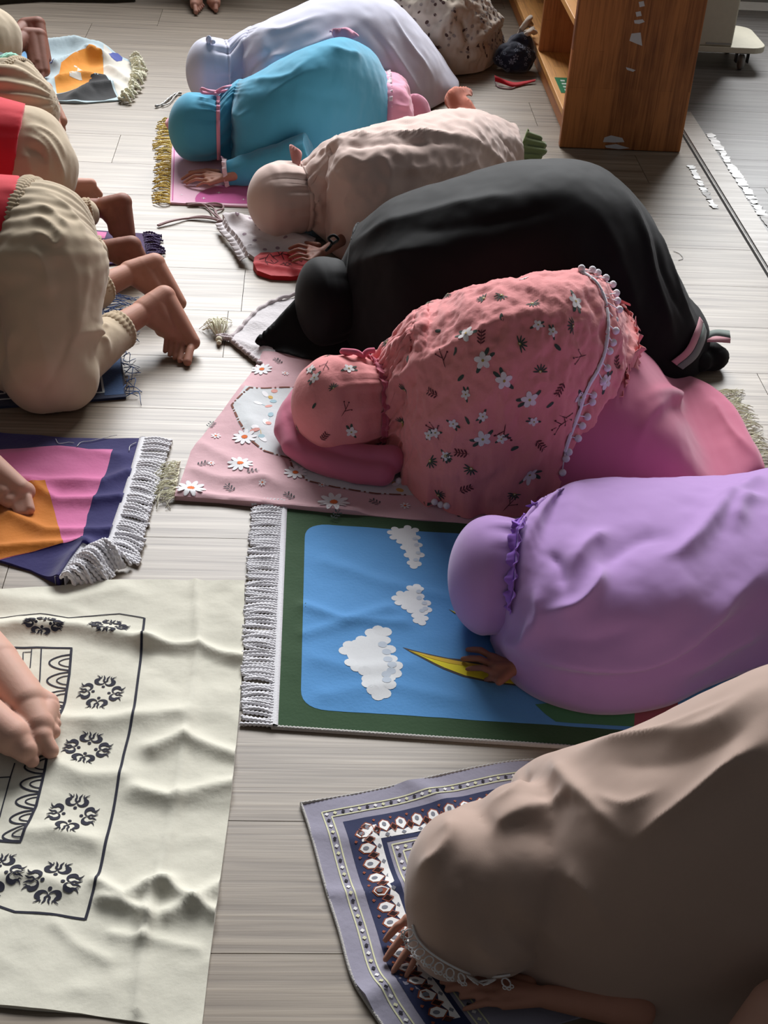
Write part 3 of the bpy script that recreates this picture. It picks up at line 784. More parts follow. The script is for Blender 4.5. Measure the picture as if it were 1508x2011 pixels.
# ---- grey patterned mat in the foreground
M_gm = F('grey_lavender_mat', (150, 146, 162), bump=.25, scale=90, weave=1500)
M_gn = F('navy_band', (40, 46, 80), bump=.2)
M_gy = F('pale_yellow_line', (214, 212, 176), bump=.1)
M_gd = F('black_lozenge', (38, 34, 48), bump=.1)
M_gw = F('white_lozenge', (236, 234, 232), bump=.1)
M_gr = F('rust_print', (150, 78, 52), bump=.1)
M_gdb = F('dark_brown_print', (66, 36, 34), bump=.1)
M_gg = F('grey_oval', (126, 128, 138), bump=.1)
topL = catmull(px2xy([(591,1582),(720,1560),(850,1530),(960,1507),(1040,1497),(1160,1497),(1300,1505)]), 120)
lefL = catmull(px2xy([(591,1582),(610,1640),(640,1750),(665,1830),(690,1920),(722,1975),(752,2020),(800,2090)]), 120)
def arc(Pl):
    L = np.r_[0, np.cumsum(np.linalg.norm(np.diff(Pl, axis=0), axis=1))]
    return lambda s: np.array([np.interp(s, L, Pl[:, 0]), np.interp(s, L, Pl[:, 1])]).T, L[-1]
fT, LT = arc(topL); fL, LL = arc(lefL)
def S(u, v):
    u = np.asarray(u, float); v = np.asarray(v, float)
    return fT(u)+fL(v)-topL[0]
def Sl(pts): pts = np.asarray(pts, float); return S(pts[:, 0], pts[:, 1])
out = np.vstack([S(np.linspace(0, LT, 60), np.zeros(60)), S(np.full(40, LT), np.linspace(0, LL, 40)), S(np.linspace(LT, 0, 60), np.full(60, LL)), S(np.zeros(40), np.linspace(LL, 0, 40))])
g = Ground(out, .005, waves=[([(620,1640),(700,1660),(760,1640)], .02, .004), ([(645,1760),(720,1760),(800,1740)], .014, .006), ([(700,1975),(780,1935),(830,1960)], .02, .010), ([(800,1540),(860,1570),(900,1600)], .02, .006)], rough=.003, rscale=9, seed=12, step=.008)
g.base_mesh(0)
def lband(d0, d1, m, lay):
    """an L-shaped band between distances d0 and d1 from the two visible edges"""
    n = 60
    A = [(u, d0) for u in np.linspace(d0, LT-.02, n)]; B = [(u, d1) for u in np.linspace(LT-.02, d1, n)]
    g.paint(Sl(A+B), m, lay)
    A = [(d0, v) for v in np.linspace(d0, LL-.02, n)]; B = [(d1, v) for v in np.linspace(LL-.02, d1, n)]
    g.paint(Sl(A+B), m, lay)
lband(.0505, .064, 1, 1); lband(.064, .096, 1, 1); lband(.096, .104, 1, 1)
for d in (.025, .037, .110, .124):
    for q in ([(u, d) for u in np.linspace(d, LT-.02, 70)], [(d, v) for v in np.linspace(d, LL-.02, 70)]): g.line(Sl(q), .0022, 2, 2)
def loz(u, v, r, m, lay=3):
    g.paint(Sl([(u-r, v), (u, v-r), (u+r, v), (u, v+r)]), m, lay, step=.02)
for d, st in ((.031, .0125), (.117, .0125)):
    k = 0
    for s in np.arange(d, min(LT, LL)-.03, st):
        m = (4, 2, 3)[k % 3]; k += 1
        loz(s, d, .0033, m)
        if s > d+.001: loz(d, s, .0033, (4, 2, 3)[(k) % 3])
def cell(T):
    """one repeat of the white, rust and brown band; T maps (along, across) to the mat"""
    def P(pts): return Sl([T(a, b_) for a, b_ in pts])
    hexa = [(-.012, .067), (-.008, .072), (-.0125, .079), (-.0115, .096), (.0125, .096), (.0125, .079), (.008, .072), (0, .062)]
    g.paint(P([(-.0095, .077), (-.008, .066), (0, .060), (.008, .066), (.0095, .077), (0, .088)]), 5, 2, step=.02)
    g.paint(P([(-.0080, .0765), (-.0066, .0675), (0, .0625), (.0066, .0675), (.0080, .0765), (0, .086)]), 4, 3, step=.02)
    g.paint(P([(-.0135, .078), (-.0135, .0965), (.0135, .0965), (.0135, .078), (.009, .084), (0, .088), (-.009, .084)]), 4, 2, step=.02)
    a = np.linspace(0, 2*PI, 12, endpoint=False)
    g.paint(P([(.0032*math.cos(t), .0715+.0046*math.sin(t)) for t in a]), 7, 4, step=.02)
    for s in (-1, 1):
        g.paint(P([(s*.013, .0735), (s*.0085, .080), (s*.013, .087), (s*.0175, .080)]), 6, 3.4, step=.02)
        g.line(P([(s*.013, .0715), (s*.0075, .080), (s*.013, .0885)]), .0013, 5, 4)
    g.paint(P([(-.004, .092), (0, .0885), (.004, .092), (0, .0955)]), 7, 3.2, step=.02)
    g.paint(P([(.0105, .059), (.013, .057), (.0155, .059), (.013, .0625)]), 5, 3, step=.02)
for s in np.arange(.082, min(LT, LL)-.05, .026):
    cell(lambda a, b_: (s+a, b_)); cell(lambda a, b_: (b_, s+a))
rg = random.Random(2)
for i in range(150):
    u, v = rg.uniform(.14, LT-.1), rg.uniform(.14, LL-.05)
    g.dot(S(u, v), rg.uniform(.004, .009), rg.choice([3, 4, 1, 3]), 2+.004*i, 8, ry=rg.uniform(.002, .005), rot=rg.uniform(0, 6))
rug4 = g.mb.build('prayer_mat', [M_gm, M_gn, M_gy, M_gd, M_gw, M_gr, M_gdb, M_gg], loc=tuple(at(800, 1700)[:2])+(0,))
tag(rug4, 'grey patterned mat with a navy, rust and white geometric border', 'mat')
mb = MB(); braid(mb, S(np.linspace(0, LT, 60), np.zeros(60)), .0035, .006, h=.0012); braid(mb, S(np.zeros(60), np.linspace(0, LL, 60)), .0035, .006, h=.0012)
mb.build('stitched_edge', M_over, rug4)

# ---- pink mat with gold fringe under the blue robe
M_pale = F('pale_pink_mat', (230, 184, 204), bump=.2, scale=120)
M_mag = F('magenta_print', (196, 84, 150), bump=.2, scale=120)
M_gold = F('gold_fringe', (214, 184, 84), bump=.4, scale=300, rough=.6)
out = px2xy([(333,240),(338,275),(336,340),(334,402),(410,405),(490,408),(640,415),(760,400),(770,260),(500,225)])
g = Ground(out, .006, rough=.001, seed=15, waves=[([(338,300),(340,400)], .012, .002)]); g.base_mesh(0)
a = np.linspace(0, 2*PI, 30, endpoint=False); ce = at(470, 400)[:2]
g.paint([q for q in (ce+np.array([.125*math.cos(t), .115*math.sin(t)+.01]) for t in a) if q[1] > at(430, 405)[1]+.004], 1, 1)
g.line([(343,282),(341,340),(339,399)], .003, 1, 1, px=True)
for c, r in (((430,383),.009),((400,394),.008),((357,387),.006),((478,396),.007),((520,385),.008)):
    q = at(*c)[:2]; st = [q+r*(1 if i % 2 == 0 else .22)*np.array([math.cos(i*PI/4), math.sin(i*PI/4)]) for i in range(8)]
    g.paint(st, 2, 2.5, step=.03)
rug5 = g.mb.build('prayer_mat', [M_pale, M_mag, M_petal], loc=tuple(at(480, 330)[:2])+(0,))
tag(rug5, 'pale pink mat with a magenta print and gold fringe under the blue robe', 'mat')
mb = MB(); strand_field(mb, px2xy([(333,236),(338,275),(336,340),(334,403)]), px2xy([(318,238),(307,275),(308,340),(300,402)]), 90, .0019, jit=.012, seed=21, sag=.01, twist=True, n=5)
sub(mb.build('fringe', M_gold, rug5), 'gold yellow fringe')

# ---- crumpled mat with orange print at the upper left
M_ice = F('pale_blue_grey_mat', (186, 204, 210), bump=.25)
M_lb = F('light_blue_print', (122, 178, 226), bump=.2)
M_or2 = F('bright_orange_print', (232, 150, 48), bump=.2)
M_bk2 = F('charcoal_print', (38, 38, 40), bump=.2)
M_off = F('off_white_mat', (222, 216, 204), bump=.25)
M_bluei = F('blue_ink', (70, 84, 160), bump=.1)
out = px2xy([(-60,95),(60,98),(140,93),(200,108),(255,120),(262,150),(258,190),(232,199),(170,204),(118,203),(60,190),(-60,170)])
g = Ground(out, .006, waves=[([(70,105),(145,98),(200,112)], .045, .045), ([(110,140),(170,118),(200,125)], .03, .04), ([(120,165),(160,160),(205,168)], .03, .03), ([(150,195),(175,182),(222,178)], .03, .025), ([(215,140),(250,165)], .02, .02)], rough=.006, rscale=9, seed=17); g.base_mesh(0)
g.paint([(-58,110),(30,105),(88,112),(100,140),(60,158),(-58,160)], 1, 1, px=True)
g.paint([(205,113),(254,123),(260,150),(256,188),(235,196),(215,165),(203,162)], 4, 1, px=True)
g.paint([(122,140),(150,126),(180,118),(203,126),(204,158),(175,172),(150,180),(112,186),(108,165)], 2, 1, px=True)
g.paint([(108,188),(150,181),(172,174),(180,166),(205,165),(214,172),(230,194),(205,200),(160,202),(118,202),(62,188),(20,172),(20,160),(60,168),(90,180)], 3, 1.5, px=True)
g.paint([(153,138),(176,147),(174,151),(152,145)], 4, 2.5, px=True); g.paint([(138,160),(160,162),(162,168),(138,166)], 4, 2.5, px=True); g.dot((149,138), .006, 4, 2.5, px=True)
g.line([(96,126),(108,128),(111,136),(103,142),(96,140)], .004, 5, 2.5, px=True); g.paint([(214,122),(222,116),(232,114),(241,118),(240,123),(230,127),(218,125)], 5, 2.5, px=True)
rug6 = g.mb.build('prayer_mat', [M_ice, M_lb, M_or2, M_bk2, M_off, M_bluei], loc=tuple(at(150, 150)[:2])+(0,))
tag(rug6, 'crumpled pale blue mat with an orange and black print near the far boys', 'mat')
mb = MB(); strand_field(mb, px2xy([(256,118),(261,150),(256,178),(236,198)]), px2xy([(284,122),(280,150),(272,180),(250,206)]), 34, .005, jit=.014, seed=31, sag=.03, z0=.012)
sub(mb.build('fringe', M_cream_f, rug6), 'cream knotted fringe')

# ---- navy mat with a white key border under the nearest boy
M_dn = F('dark_navy_mat', (30, 40, 66), bump=.3, scale=150)
M_db = F('denim_blue_band', (46, 76, 118), bump=.3, scale=150)
M_wk = F('white_key_print', (206, 210, 208), bump=.2)
out = px2xy([(-120,640),(190,590),(236,680),(248,784),(120,795),(0,803),(-120,812)])
g = Ground(out, .006, rough=.001, seed=18); g.base_mesh(0)
g.paint([(205,640),(232,682),(244,779),(206,782),(196,700)], 1, 1, px=True)
g.line([(-100,796),(0,790),(120,780),(204,776),(198,740)], .005, 2, 1.5, px=True)
g.line([(-100,770),(0,764),(100,757),(186,752)], .005, 2, 1.5, px=True)
for x in range(-80, 190, 34):
    y = 790-(x*.085)
    g.line([(x,y-6),(x,y-24),(x+22,y-25),(x+22,y-13),(x+10,y-12)], .0048, 2, 1.6, px=True)
rug7 = g.mb.build('prayer_mat', [M_dn, M_db, M_wk], loc=tuple(at(80, 720)[:2])+(0,))
tag(rug7, 'navy mat with a white key-pattern border under the nearest boy in beige trousers', 'mat')
M_bf = F('blue_fringe', (58, 92, 148), bump=.3)
mb = MB()
strand_field(mb, px2xy([(240,700),(246,740),(248,783)]), px2xy([(258,705),(262,765),(275,795)]), 16, .0012, twist=False, jit=.02, seed=41, sag=.02, n=5)
sub(mb.build('fringe', M_bf, rug7), 'blue loose fringe')
mb = MB(); strand_field(mb, px2xy([(190,592),(215,635),(232,672)]), px2xy([(262,580),(255,625),(262,668)]), 44, .0013, twist=False, jit=.022, seed=42, sag=.02, n=5)
sub(mb.build('fringe', M_bf, rug7), 'blue loose fringe')

# ---- purple mat behind it
M_pu = F('deep_purple_mat', (62, 36, 84), bump=.3, scale=150)
M_puf = F('dark_purple_fringe', (52, 30, 78), bump=.4, scale=200)
out = px2xy([(-120,440),(180,455),(282,462),(288,515),(180,525),(-120,535)])
g = Ground(out, .006, rough=.001, seed=19); g.base_mesh(0)
g.paint([(186,458),(210,460),(206,472),(184,474)], 1, 1, px=True)
rug8 = g.mb.build('prayer_mat', [M_pu, M_pk], loc=tuple(at(200, 490)[:2])+(0,))
tag(rug8, 'deep purple mat with dark fringe under the bare feet in mid row', 'mat')
mb = MB(); strand_field(mb, px2xy([(281,462),(285,485),(289,514)]), px2xy([(312,464),(318,482),(320,512)]), 30, .0026, jit=.008, seed=43, sag=.006)
mb.build('fringe', M_puf, rug8)

# ---- dark mat edge at the very top left
M_dk = F('dark_olive_mat', (52, 48, 36), bump=.3)
out = px2xy([(-60,16),(20,7),(80,3),(160,4),(225,5),(266,3),(262,-40),(-60,-40)])
g = Ground(out, .022, rough=.004, seed=20); g.base_mesh(0)
g.paint([(228,4),(264,2),(262,-30),(228,-30)], 1, 1, px=True)
rug9 = g.mb.build('prayer_mat', [M_dk, M_gold], loc=tuple(at(120, -10)[:2])+(0,))
tag(rug9, 'dark folded mat with a gold end at the far left edge of the floor', 'mat')
# ------------------------------------------------------------------ draped robes
def interp_T(T):
    T = np.asarray(T, float)
    return lambda x: np.interp(x, T[:, 0], T[:, 1])
class Robe:
    """cloth dome over a body lying along a line of stations.
    station: (near floor pixel x, y, dx, dy to the far hem in metres, height or None, flare b, lean k)
    a height of None is solved so that the crest meets the crest line T seen in the photograph"""
    def __init__(self, st, T=None, nu=150, nv=90, z0=0.008, a=0.9, neck=None, nrows=44, bulge=.008, flat=.8, lean=1.0):
        f = interp_T(T) if T is not None else None
        th = np.linspace(0, PI, 61); rows = []
        for s in st:
            px, py, dx, dy, Hh, b, k = s
            b = b*flat; k = k*lean
            N = at(px, py, 0.0)
            if Hh is None:
                lo, hi = 0.02, 0.75
                for _ in range(30):
                    mid = (lo+hi)/2
                    q = proj(self.sec(N, dx, dy, mid, b, k, a, th, z0))
                    if np.min(q[:, 1]-f(q[:, 0])) > 0: lo = mid
                    else: hi = mid
                Hh = (lo+hi)/2
            rows.append((N[0], N[1], dx, dy, Hh, b, k))
        self.st = np.array(rows)
        R = catmull(self.st*np.array([1, 1, .5, .5, 1, .15, .15]), nu)/np.array([1, 1, .5, .5, 1, .15, .15])
        self.R = R
        th = np.linspace(0, PI, nv)
        self.P = np.stack([self.sec(np.array([r[0], r[1], 0]), r[2], r[3], max(r[4], .012), r[5], r[6], a, th, z0) for r in R])
        if neck is not None:       # cloth running from the neck band out to the shoulders
            lp = catmull(neck, nv); r0 = self.P[0]; r1 = self.P[min(8, nu-1)]
            t = np.linspace(0, 1, nrows, endpoint=False)[:, None, None]
            s = np.sin(t*PI/2)**1.15
            B = lp[None]*(1-s)+r0[None]*s
            B[..., 2] += bulge*np.sin(t[..., 0]*PI)*np.sin(np.linspace(0, PI, nv))[None]
            B[..., 2] = np.maximum(B[..., 2], .006)
            self.P = np.concatenate([B, self.P]); self.R = np.vstack([np.repeat(self.R[:1], nrows, 0), self.R])
        self.base = self.P.copy(); self._bvh = None
    @staticmethod
    def sec(N, dx, dy, Hh, b, k, a, th, z0):
        c = np.cos(th); t = .5*(1-np.sign(c)*np.abs(c)**a)
        t = t**k
        s = np.clip(np.sin(th), 0, 1)
        return np.stack([N[0]+dx*t, N[1]+dy*t, z0+Hh*s**b], 1)
    def normals(self):
        P = self.P
        du = np.gradient(P, axis=0); dv = np.gradient(P, axis=1)
        n = np.cross(du, dv); n /= np.linalg.norm(n, axis=2)[..., None]+1e-12
        mid = P.mean((0, 1)); 
        if np.mean(np.sum(n*(P-mid), 2)) < 0: n = -n
        return n
    def bvh(self):
        nu, nv = self.P.shape[:2]
        F = [(i*nv+j, (i+1)*nv+j, (i+1)*nv+j+1, i*nv+j+1) for i in range(nu-1) for j in range(nv-1)]
        return BVHTree.FromPolygons([Vector(p) for p in self.P.reshape(-1, 3)], F)
    def hit(self, px, py, bvh=None):
        bvh = bvh or self.bvh()
        r = bvh.ray_cast(Vector(EYE), Vector(raydir(px, py)))
        if r[0] is None:
            # nearest point of the surface to the ray
            best = None; d = raydir(px, py)
            for t in np.linspace(1, 8, 120):
                q = bvh.find_nearest(Vector(EYE+d*t))
                if best is None or q[3] < best[0]: best = (q[3], q[0], q[1])
            return np.array(best[1]), np.array(best[2])
        n = np.array(r[1])
        if np.dot(n, raydir(px, py)) > 0: n = -n
        return np.array(r[0]), n
    def trace(self, pix, n=40, off=0.0):
        b = self.bvh(); Q = [self.hit(x, y, b) for x, y in pix]
        P = catmull(np.array([q[0] for q in Q]), n); Nn = []
        for p in P:
            q = b.find_nearest(Vector(p)); nn = np.array(q[1])
            if np.dot(nn, np.asarray(q[0])-EYE) > 0: nn = -nn
            Nn.append(nn)
        Nn = np.array(Nn)
        return P+Nn*off, Nn
    def folds(self, L):
        """raised or sunken creases: (pixels along the crease, width m, height m)"""
        nrm = self.normals(); V = self.P.reshape(-1, 3); D = np.zeros(len(V)); b = self.bvh()
        for pix, w, h in L:
            Q = [self.hit(x, y, b)[0] for x, y in pix]
            C = resample(catmull(np.array(Q), 40), w*.25, False)
            G = np.zeros(len(V)); m_ = max(1, len(C)-1)
            for i, c in enumerate(C):
                tp = min(1, min(i/m_, 1-i/m_)*4+.02)
                G = np.maximum(G, tp*np.exp(-(np.sum((V-c)**2, 1)/(w*w))**.72))
            D += h*G
        self.P = self.P+nrm*D.reshape(self.P.shape[:2])[..., None]
        self.P[..., 2] = np.maximum(self.P[..., 2], 0.006)
        return self
    def crumple(self, amp, scale, ridged=False, seed=0, stretch=(1, 1, 1), fade=0.03):
        nrm = self.normals(); V = self.P.reshape(-1, 3)
        sx, sy, sz = (np.array(stretch)*scale)
        if ridged:
            d = np.array([(1-abs(noise.fractal((v[0]*sx+seed, v[1]*sy, v[2]*sz), 1, 2, 3))*2.4) for v in V])
        else:
            d = np.array([noise.fractal((v[0]*sx+seed, v[1]*sy, v[2]*sz), 1, 2, 3) for v in V])
        f = np.clip(V[:, 2]/fade, 0.25, 1)
        self.P = self.P+nrm*(amp*d*f).reshape(self.P.shape[:2])[..., None]
        self.P[..., 2] = np.maximum(self.P[..., 2], 0.006)
        return self
    def gather(self, c, amp, count, reach, spread=1.0, seed=0):
        """pleats running out from the point c (m), fading over reach"""
        nrm = self.normals(); c = np.asarray(c)
        d = self.P-c; r = np.linalg.norm(d, axis=2)
        ang = np.linspace(0, 1, self.P.shape[1])[None, :]*np.ones(r.shape)
        rg = random.Random(seed); ph = rg.uniform(0, 6)
        wob = 1+.25*np.sin(ang*17+ph)
        w = np.cos(ang*count*2*PI*wob+ph)
        f = np.exp(-(r/reach)**2)
        self.P = self.P+nrm*(amp*w*f)[..., None]; return self
    def flare(self, amp, waves, height=0.08, seed=0):
        """wavy lower hem"""
        rg = random.Random(seed); ph = rg.uniform(0, 6); nu, nv = self.P.shape[:2]
        u = np.linspace(0, 1, nu)[:, None]
        z = self.base[..., 2]; f = np.exp(-z/height)
        side = np.sign(np.linspace(-1, 1, nv))[None, :]
        dirv = self.R[:, 2:4]; dirv = dirv/np.linalg.norm(dirv, axis=1)[:, None]
        w = np.sin(u*waves*2*PI+ph)+.5*np.sin(u*waves*3.7*PI+ph*2)
        self.P[..., :2] += (amp*w*f*side)[..., None]*dirv[:, None, :]
        return self
    def mesh(self, name, mat, parent, u0=0, u1=None, **k):
        mb = MB(); P = self.P[u0:u1]
        mb.grid(P); V = mb.verts()
        # face outwards
        f = mb.f[len(mb.f)//2]; a, b_, c = V[f[0]], V[f[1]], V[f[2]]
        if np.dot(np.cross(b_-a, c-a), a-V.mean(0)) < 0: mb.f = [q[::-1] for q in mb.f]
        return mb.build(name, mat, parent, solid=k.get('solid', .0022))
    def closed(self, mb, close_start=True):
        """the dome as a closed solid, for merging with other cloth"""
        mb.grid(self.P, closed_v=True); n = self.P.shape[1]
        return mb.add(self.P[0], [tuple(range(n))]).add(self.P[-1], [tuple(range(n-1, -1, -1))])
    def spine(self, u):
        """a point well inside the dome and the free radius there"""
        i = int(u*(len(self.R)-1)); r = self.R[i]
        Hh = r[4]; wd = math.hypot(r[2], r[3])
        t = .42
        return np.array([r[0]+r[2]*t, r[1]+r[3]*t, Hh*.36]), min(Hh*.26, wd*.24)

def hood_shape(px, py, z, rx, ry, rz, yaw=0.0, tilt=0.0, gather=0.004, count=13, seed=0, n=72, noise_amp=.0015, flat=.006, skew=0.0):
    """ellipsoid of cloth over a bowed head; local -X is the crown, +X the neck"""
    c = at(px, py, z)
    Rz = np.array([[math.cos(yaw), -math.sin(yaw), 0], [math.sin(yaw), math.cos(yaw), 0], [0, 0, 1]])
    Ry = np.array([[math.cos(tilt), 0, math.sin(tilt)], [0, 1, 0], [-math.sin(tilt), 0, math.cos(tilt)]])
    R = Rz @ Ry
    rg = random.Random(seed)
    cr = [(rg.uniform(0, 2*PI), rg.uniform(.035, .10), rg.uniform(.5, 1.3)*(1 if q % 3 else -.8), rg.uniform(-.75, .15)) for q in range(count)]
    rows = []; n1 = int(n*.55)
    prof = [(-math.cos(PI/2*i/n1), math.sin(PI/2*i/n1)) for i in range(n1)]+[(x, 1-.10*x*x-.05*x**6) for x in np.linspace(0, 1, n-n1)]
    for x, s in prof:
        row = []
        for j in range(n):
            p = 2*PI*j/n; g = 1.0
            for p0, w, a_, x0 in cr:
                d = (p-p0+PI) % (2*PI)-PI
                g -= gather*1.5/ry*a_*math.exp(-(d/w)**2)*min(1, max(0, (x-x0)/(1-x0)))**1.2
            g += noise_amp/ry*noise.noise((x*3+seed, math.cos(p)*1.5, math.sin(p)*1.5))
            v = np.array([x*rx, s*ry*math.cos(p)*g, s*rz*math.sin(p)*g+skew*x])
            w_ = R @ v+c
            w_[2] = max(w_[2], flat)
            row.append(w_)
        rows.append(row)
    return np.array(rows), c, R
def neck_loop(P, frac=.86, n=40, lo=3.93, hi=-.785, off=0.0):
    """open loop round the neck end of a hood, from the near underside over the top to the far underside"""
    L = ring(P, frac, off)[:-1] if False else ring(P, frac, off); m_ = len(L); out = []
    for p in np.linspace(lo, hi, n):
        j = (p/(2*PI)*m_) % m_; a = int(j); t = j-a
        out.append(L[a]*(1-t)+L[(a+1) % m_]*t)
    return np.array(out)
def hood(name, mat, parent, **k):
    P, c, R = hood_shape(**k); mb = MB(); mb.grid(P[1:], closed_v=True)
    n = P.shape[1]
    mb.add(P[1], [tuple(range(n))]); mb.add(P[-1], [tuple(range(n-1, -1, -1))])
    o = mb.build(name, mat, parent)
    return o, P, c, R
def ring(P, frac, off=.002):
    """loop of points round the hood at a fraction of its length"""
    i = P.shape[0]-1 if frac > .8 else int(frac*(P.shape[0]-1)); L = P[i]; c = L.mean(0)
    return L+(L-c)/np.linalg.norm(L-c, axis=1)[:, None]*off
def band(mb, L, w, th=.004, mat=0):
    """flat ribbon following a closed loop"""
    c = L.mean(0); ax = np.cross(L[1]-L[0], L[len(L)//4]-c); ax /= np.linalg.norm(ax)
    out = (L-c)/np.linalg.norm(L-c, axis=1)[:, None]
    S_ = [L-ax*w/2, L-ax*w/2+out*th, L+ax*w/2+out*th, L+ax*w/2]
    mb.grid(np.stack(S_, 1), mat, closed_v=True, closed_u=True)
def ruffle(mb, P, N, w, amp, freq, mat=0, flip=1, lift=0.3):
    """wavy strip standing along a line P with normals N"""
    n = len(P); T = np.gradient(P, axis=0); T /= np.linalg.norm(T, axis=1)[:, None]+1e-9
    B = np.cross(T, N)*flip
    i = np.arange(n); rows = []
    for t in np.linspace(0, 1, 6):
        a = amp*t*np.sin(i*freq)[:, None]+.4*amp*t*np.sin(i*freq*2.3+1)[:, None]
        rows.append(P+B*(w*t)+N*(a+lift*w*t))
    mb.grid(np.stack(rows, 1), mat)

def hand_shapes(mb, wrist, fingers, thumb=None, fr=.0068, wr=.0165, elbow=None):
    """palm from wrist to knuckles, five separate bent fingers. fingers: list of (knuckle, tip) points"""
    W_ = np.asarray(wrist, float)
    K = [np.asarray(f[0], float) for f in fingers]; Tp = [np.asarray(f[1], float) for f in fingers]
    scale = fr/.0068
    for i, (k, t) in enumerate(zip(K, Tp)):
        s = scale*(1.06, 1.08, 1.0, .86)[min(i, 3)]
        L = np.linalg.norm(t-k)
        m1 = k+(t-k)*.46+np.array([0, 0, L*.14]); m2 = k+(t-k)*.76+np.array([0, 0, L*.08])
        mb.cap(k, fr*1.12*s/scale*scale, m1, fr*1.0*s/scale); mb.cap(m1, fr*1.0*s/scale, m2, fr*.92*s/scale); mb.cap(m2, fr*.92*s/scale, t, fr*.74*s/scale)
        mb.cap(W_+(k-W_)*.12, wr*.72, k, fr*1.35)
    Km = np.mean(K, 0); mb.cap(W_, wr*.8, Km*.8+W_*.2, fr*2.1)
    for a, b_ in zip(K[:-1], K[1:]):
        mb.cap(a+(W_-a)*.12, fr*1.25, b_+(W_-b_)*.12, fr*1.25)
        mb.cap(a+(W_-a)*.45, fr*1.6, b_+(W_-b_)*.45, fr*1.6)
    if thumb is not None:
        b0, j, t = [np.asarray(q, float) for q in thumb]
        mb.cap(b0, fr*1.7, j, fr*1.2); mb.cap(j, fr*1.15, t, fr*.85)
    if elbow is not None: mb.cap(elbow, wr*1.5, W_, wr*.95)
    return mb
def hand_px(mb, wrist, kn, tips, thumb=None, zw=.03, zk=.024, zt=.013, base=0.006, fr=.0068, wr=.0165, elbow=None):
    w = at(*wrist, zw+base)
    fs = [(at(*k, zk+base), at(*t, zt*.6+base)) for k, t in zip(kn, tips)]
    th = None
    if thumb: th = (at(*thumb[0], zk+base), at(*thumb[1], zk*.8+base), at(*thumb[2], zt*.8+base))
    return hand_shapes(mb, w, fs, th, fr, wr, elbow)

def inner_body(mb, rb, us=(.05, .3, .6, .85), head=None, headr=.07):
    """trunk, thighs and shins folded under the robe"""
    pts = [rb.spine(u) for u in us]
    if head is not None: pts = [(np.asarray(head)-np.array([0, 0, .012]), .045)]+pts
    for (p, r), (q, s) in zip(pts[:-1], pts[1:]): mb.cap(p, r*.75, q, s*.75)
    return mb
M_skin_d = skin('brown_skin', (122, 80, 62), (150, 98, 84))
M_skin_m = skin('tan_skin', (166, 118, 96), (190, 136, 118))
M_skin_l = skin('fair_skin', (196, 156, 136), (208, 158, 142))
def nails(mb_tips, parent, mat): pass

def person(mb, voxel, mat, label, loc):
    o = organic(mb, voxel, 'person', mat, loc=loc, smooth_it=2)
    return tag(o, label, 'person')

def flap(name, mat, parent, outline, zs, seed=0, amp=.004, thick=.003):
    """a cloth flap: pixel outline with heights, filled and draped"""
    O3 = np.array([at(x, y, z) for (x, y), z in zip(outline, zs)])
    O3 = closed_curve(O3, 6)
    V, F = fill(O3[:, :2], .008)
    d = np.sum((V[:, None, :]-O3[None, :, :2])**2, 2)+1e-6; w = 1/d**1.3
    Z = (w*O3[None, :, 2]).sum(1)/w.sum(1)
    Z = np.maximum(Z+amp*np.array([noise.fractal((x*14+seed, y*14, 0), 1, 2, 2) for x, y in V]), .009)
    mb = MB(); mb.add(np.c_[V, Z], F); return mb.build(name, mat, parent, solid=thick)
# ---- person in purple --------------------------------------------------------
M_purple = fabric('purple_jersey', (174, 135, 195), bump=.10, scale=30, weave=1800, sheen=.35, var=.05)
T = [(900,1090),(960,1030),(1010,1012),(1040,1000),(1060,985),(1090,965),(1130,945),(1200,937),(1330,936),(1400,945),(1440,928),(1508,920),(1600,905),(1750,915),(1900,960)]
st = [(962,1264,.16,.24,None,.9,.9),(978,1300,.16,.31,None,.85,.85),(1010,1350,.13,.41,None,.85,.85),(1080,1391,.09,.48,None,.85,.9),(1180,1411,.03,.54,None,.95,.95),(1300,1397,0,.54,None,1.0,1),(1400,1352,0,.50,None,1.05,1),(1508,1316,0,.46,None,1.0,1),(1650,1295,0,.45,None,.9,1),(1800,1280,0,.42,.22,.8,1),(1880,1270,0,.34,.05,.8,1)]
HK = dict(px=957, py=1130, z=.108, rx=.068, ry=.103, rz=.104, yaw=-.03, gather=.009, count=12, seed=3)
rb = Robe(st, T, 200, 110, neck=neck_loop(hood_shape(**HK)[0], .86), flat=.75, lean=1.6)
rb.gather(at(1060, 1100, .1), .003, 9, .10, seed=2)
rb.folds([([(1075,1080),(1100,1110),(1108,1160)], .010, -.010), ([(1120,1120),(1150,1070),(1200,1040)], .014, 0.0135), ([(1070,1205),(1130,1190),(1170,1150),(1185,1110)], .012, 0.0189), ([(1290,1100),(1340,1080),(1390,1030),(1440,970)], .014, 0.0189),
   ([(1180,1110),(1250,1060),(1320,1050)], .02, -0.0108), ([(1440,1040),(1460,990),(1508,975)], .016, 0.0162), ([(1400,990),(1445,970),(1508,930)], .02, 0.0135), ([(1000,1260),(1120,1300),(1280,1300),(1420,1190),(1508,1110)], .02, 0.0216), ([(1030,1290),(1140,1330),(1300,1320),(1430,1230),(1508,1170)], .02, -0.0162), ([(1050,1210),(1030,1260),(990,1262)], .012, 0.0135), ([(1050,1240),(1160,1260),(1260,1230)], .02, -0.0108), ([(1330,1330),(1420,1270),(1508,1230)], .02, 0.0162), ([(1055,1160),(1060,1210),(1050,1250)],.012,.010)])
rb.crumple(.004, 7, seed=4); rb.crumple(.0012, 22, seed=5)
mb = MB(); hc = at(972, 1135, .11)
inner_body(mb, rb, (.22, .45, .7, .9), hc, .062)
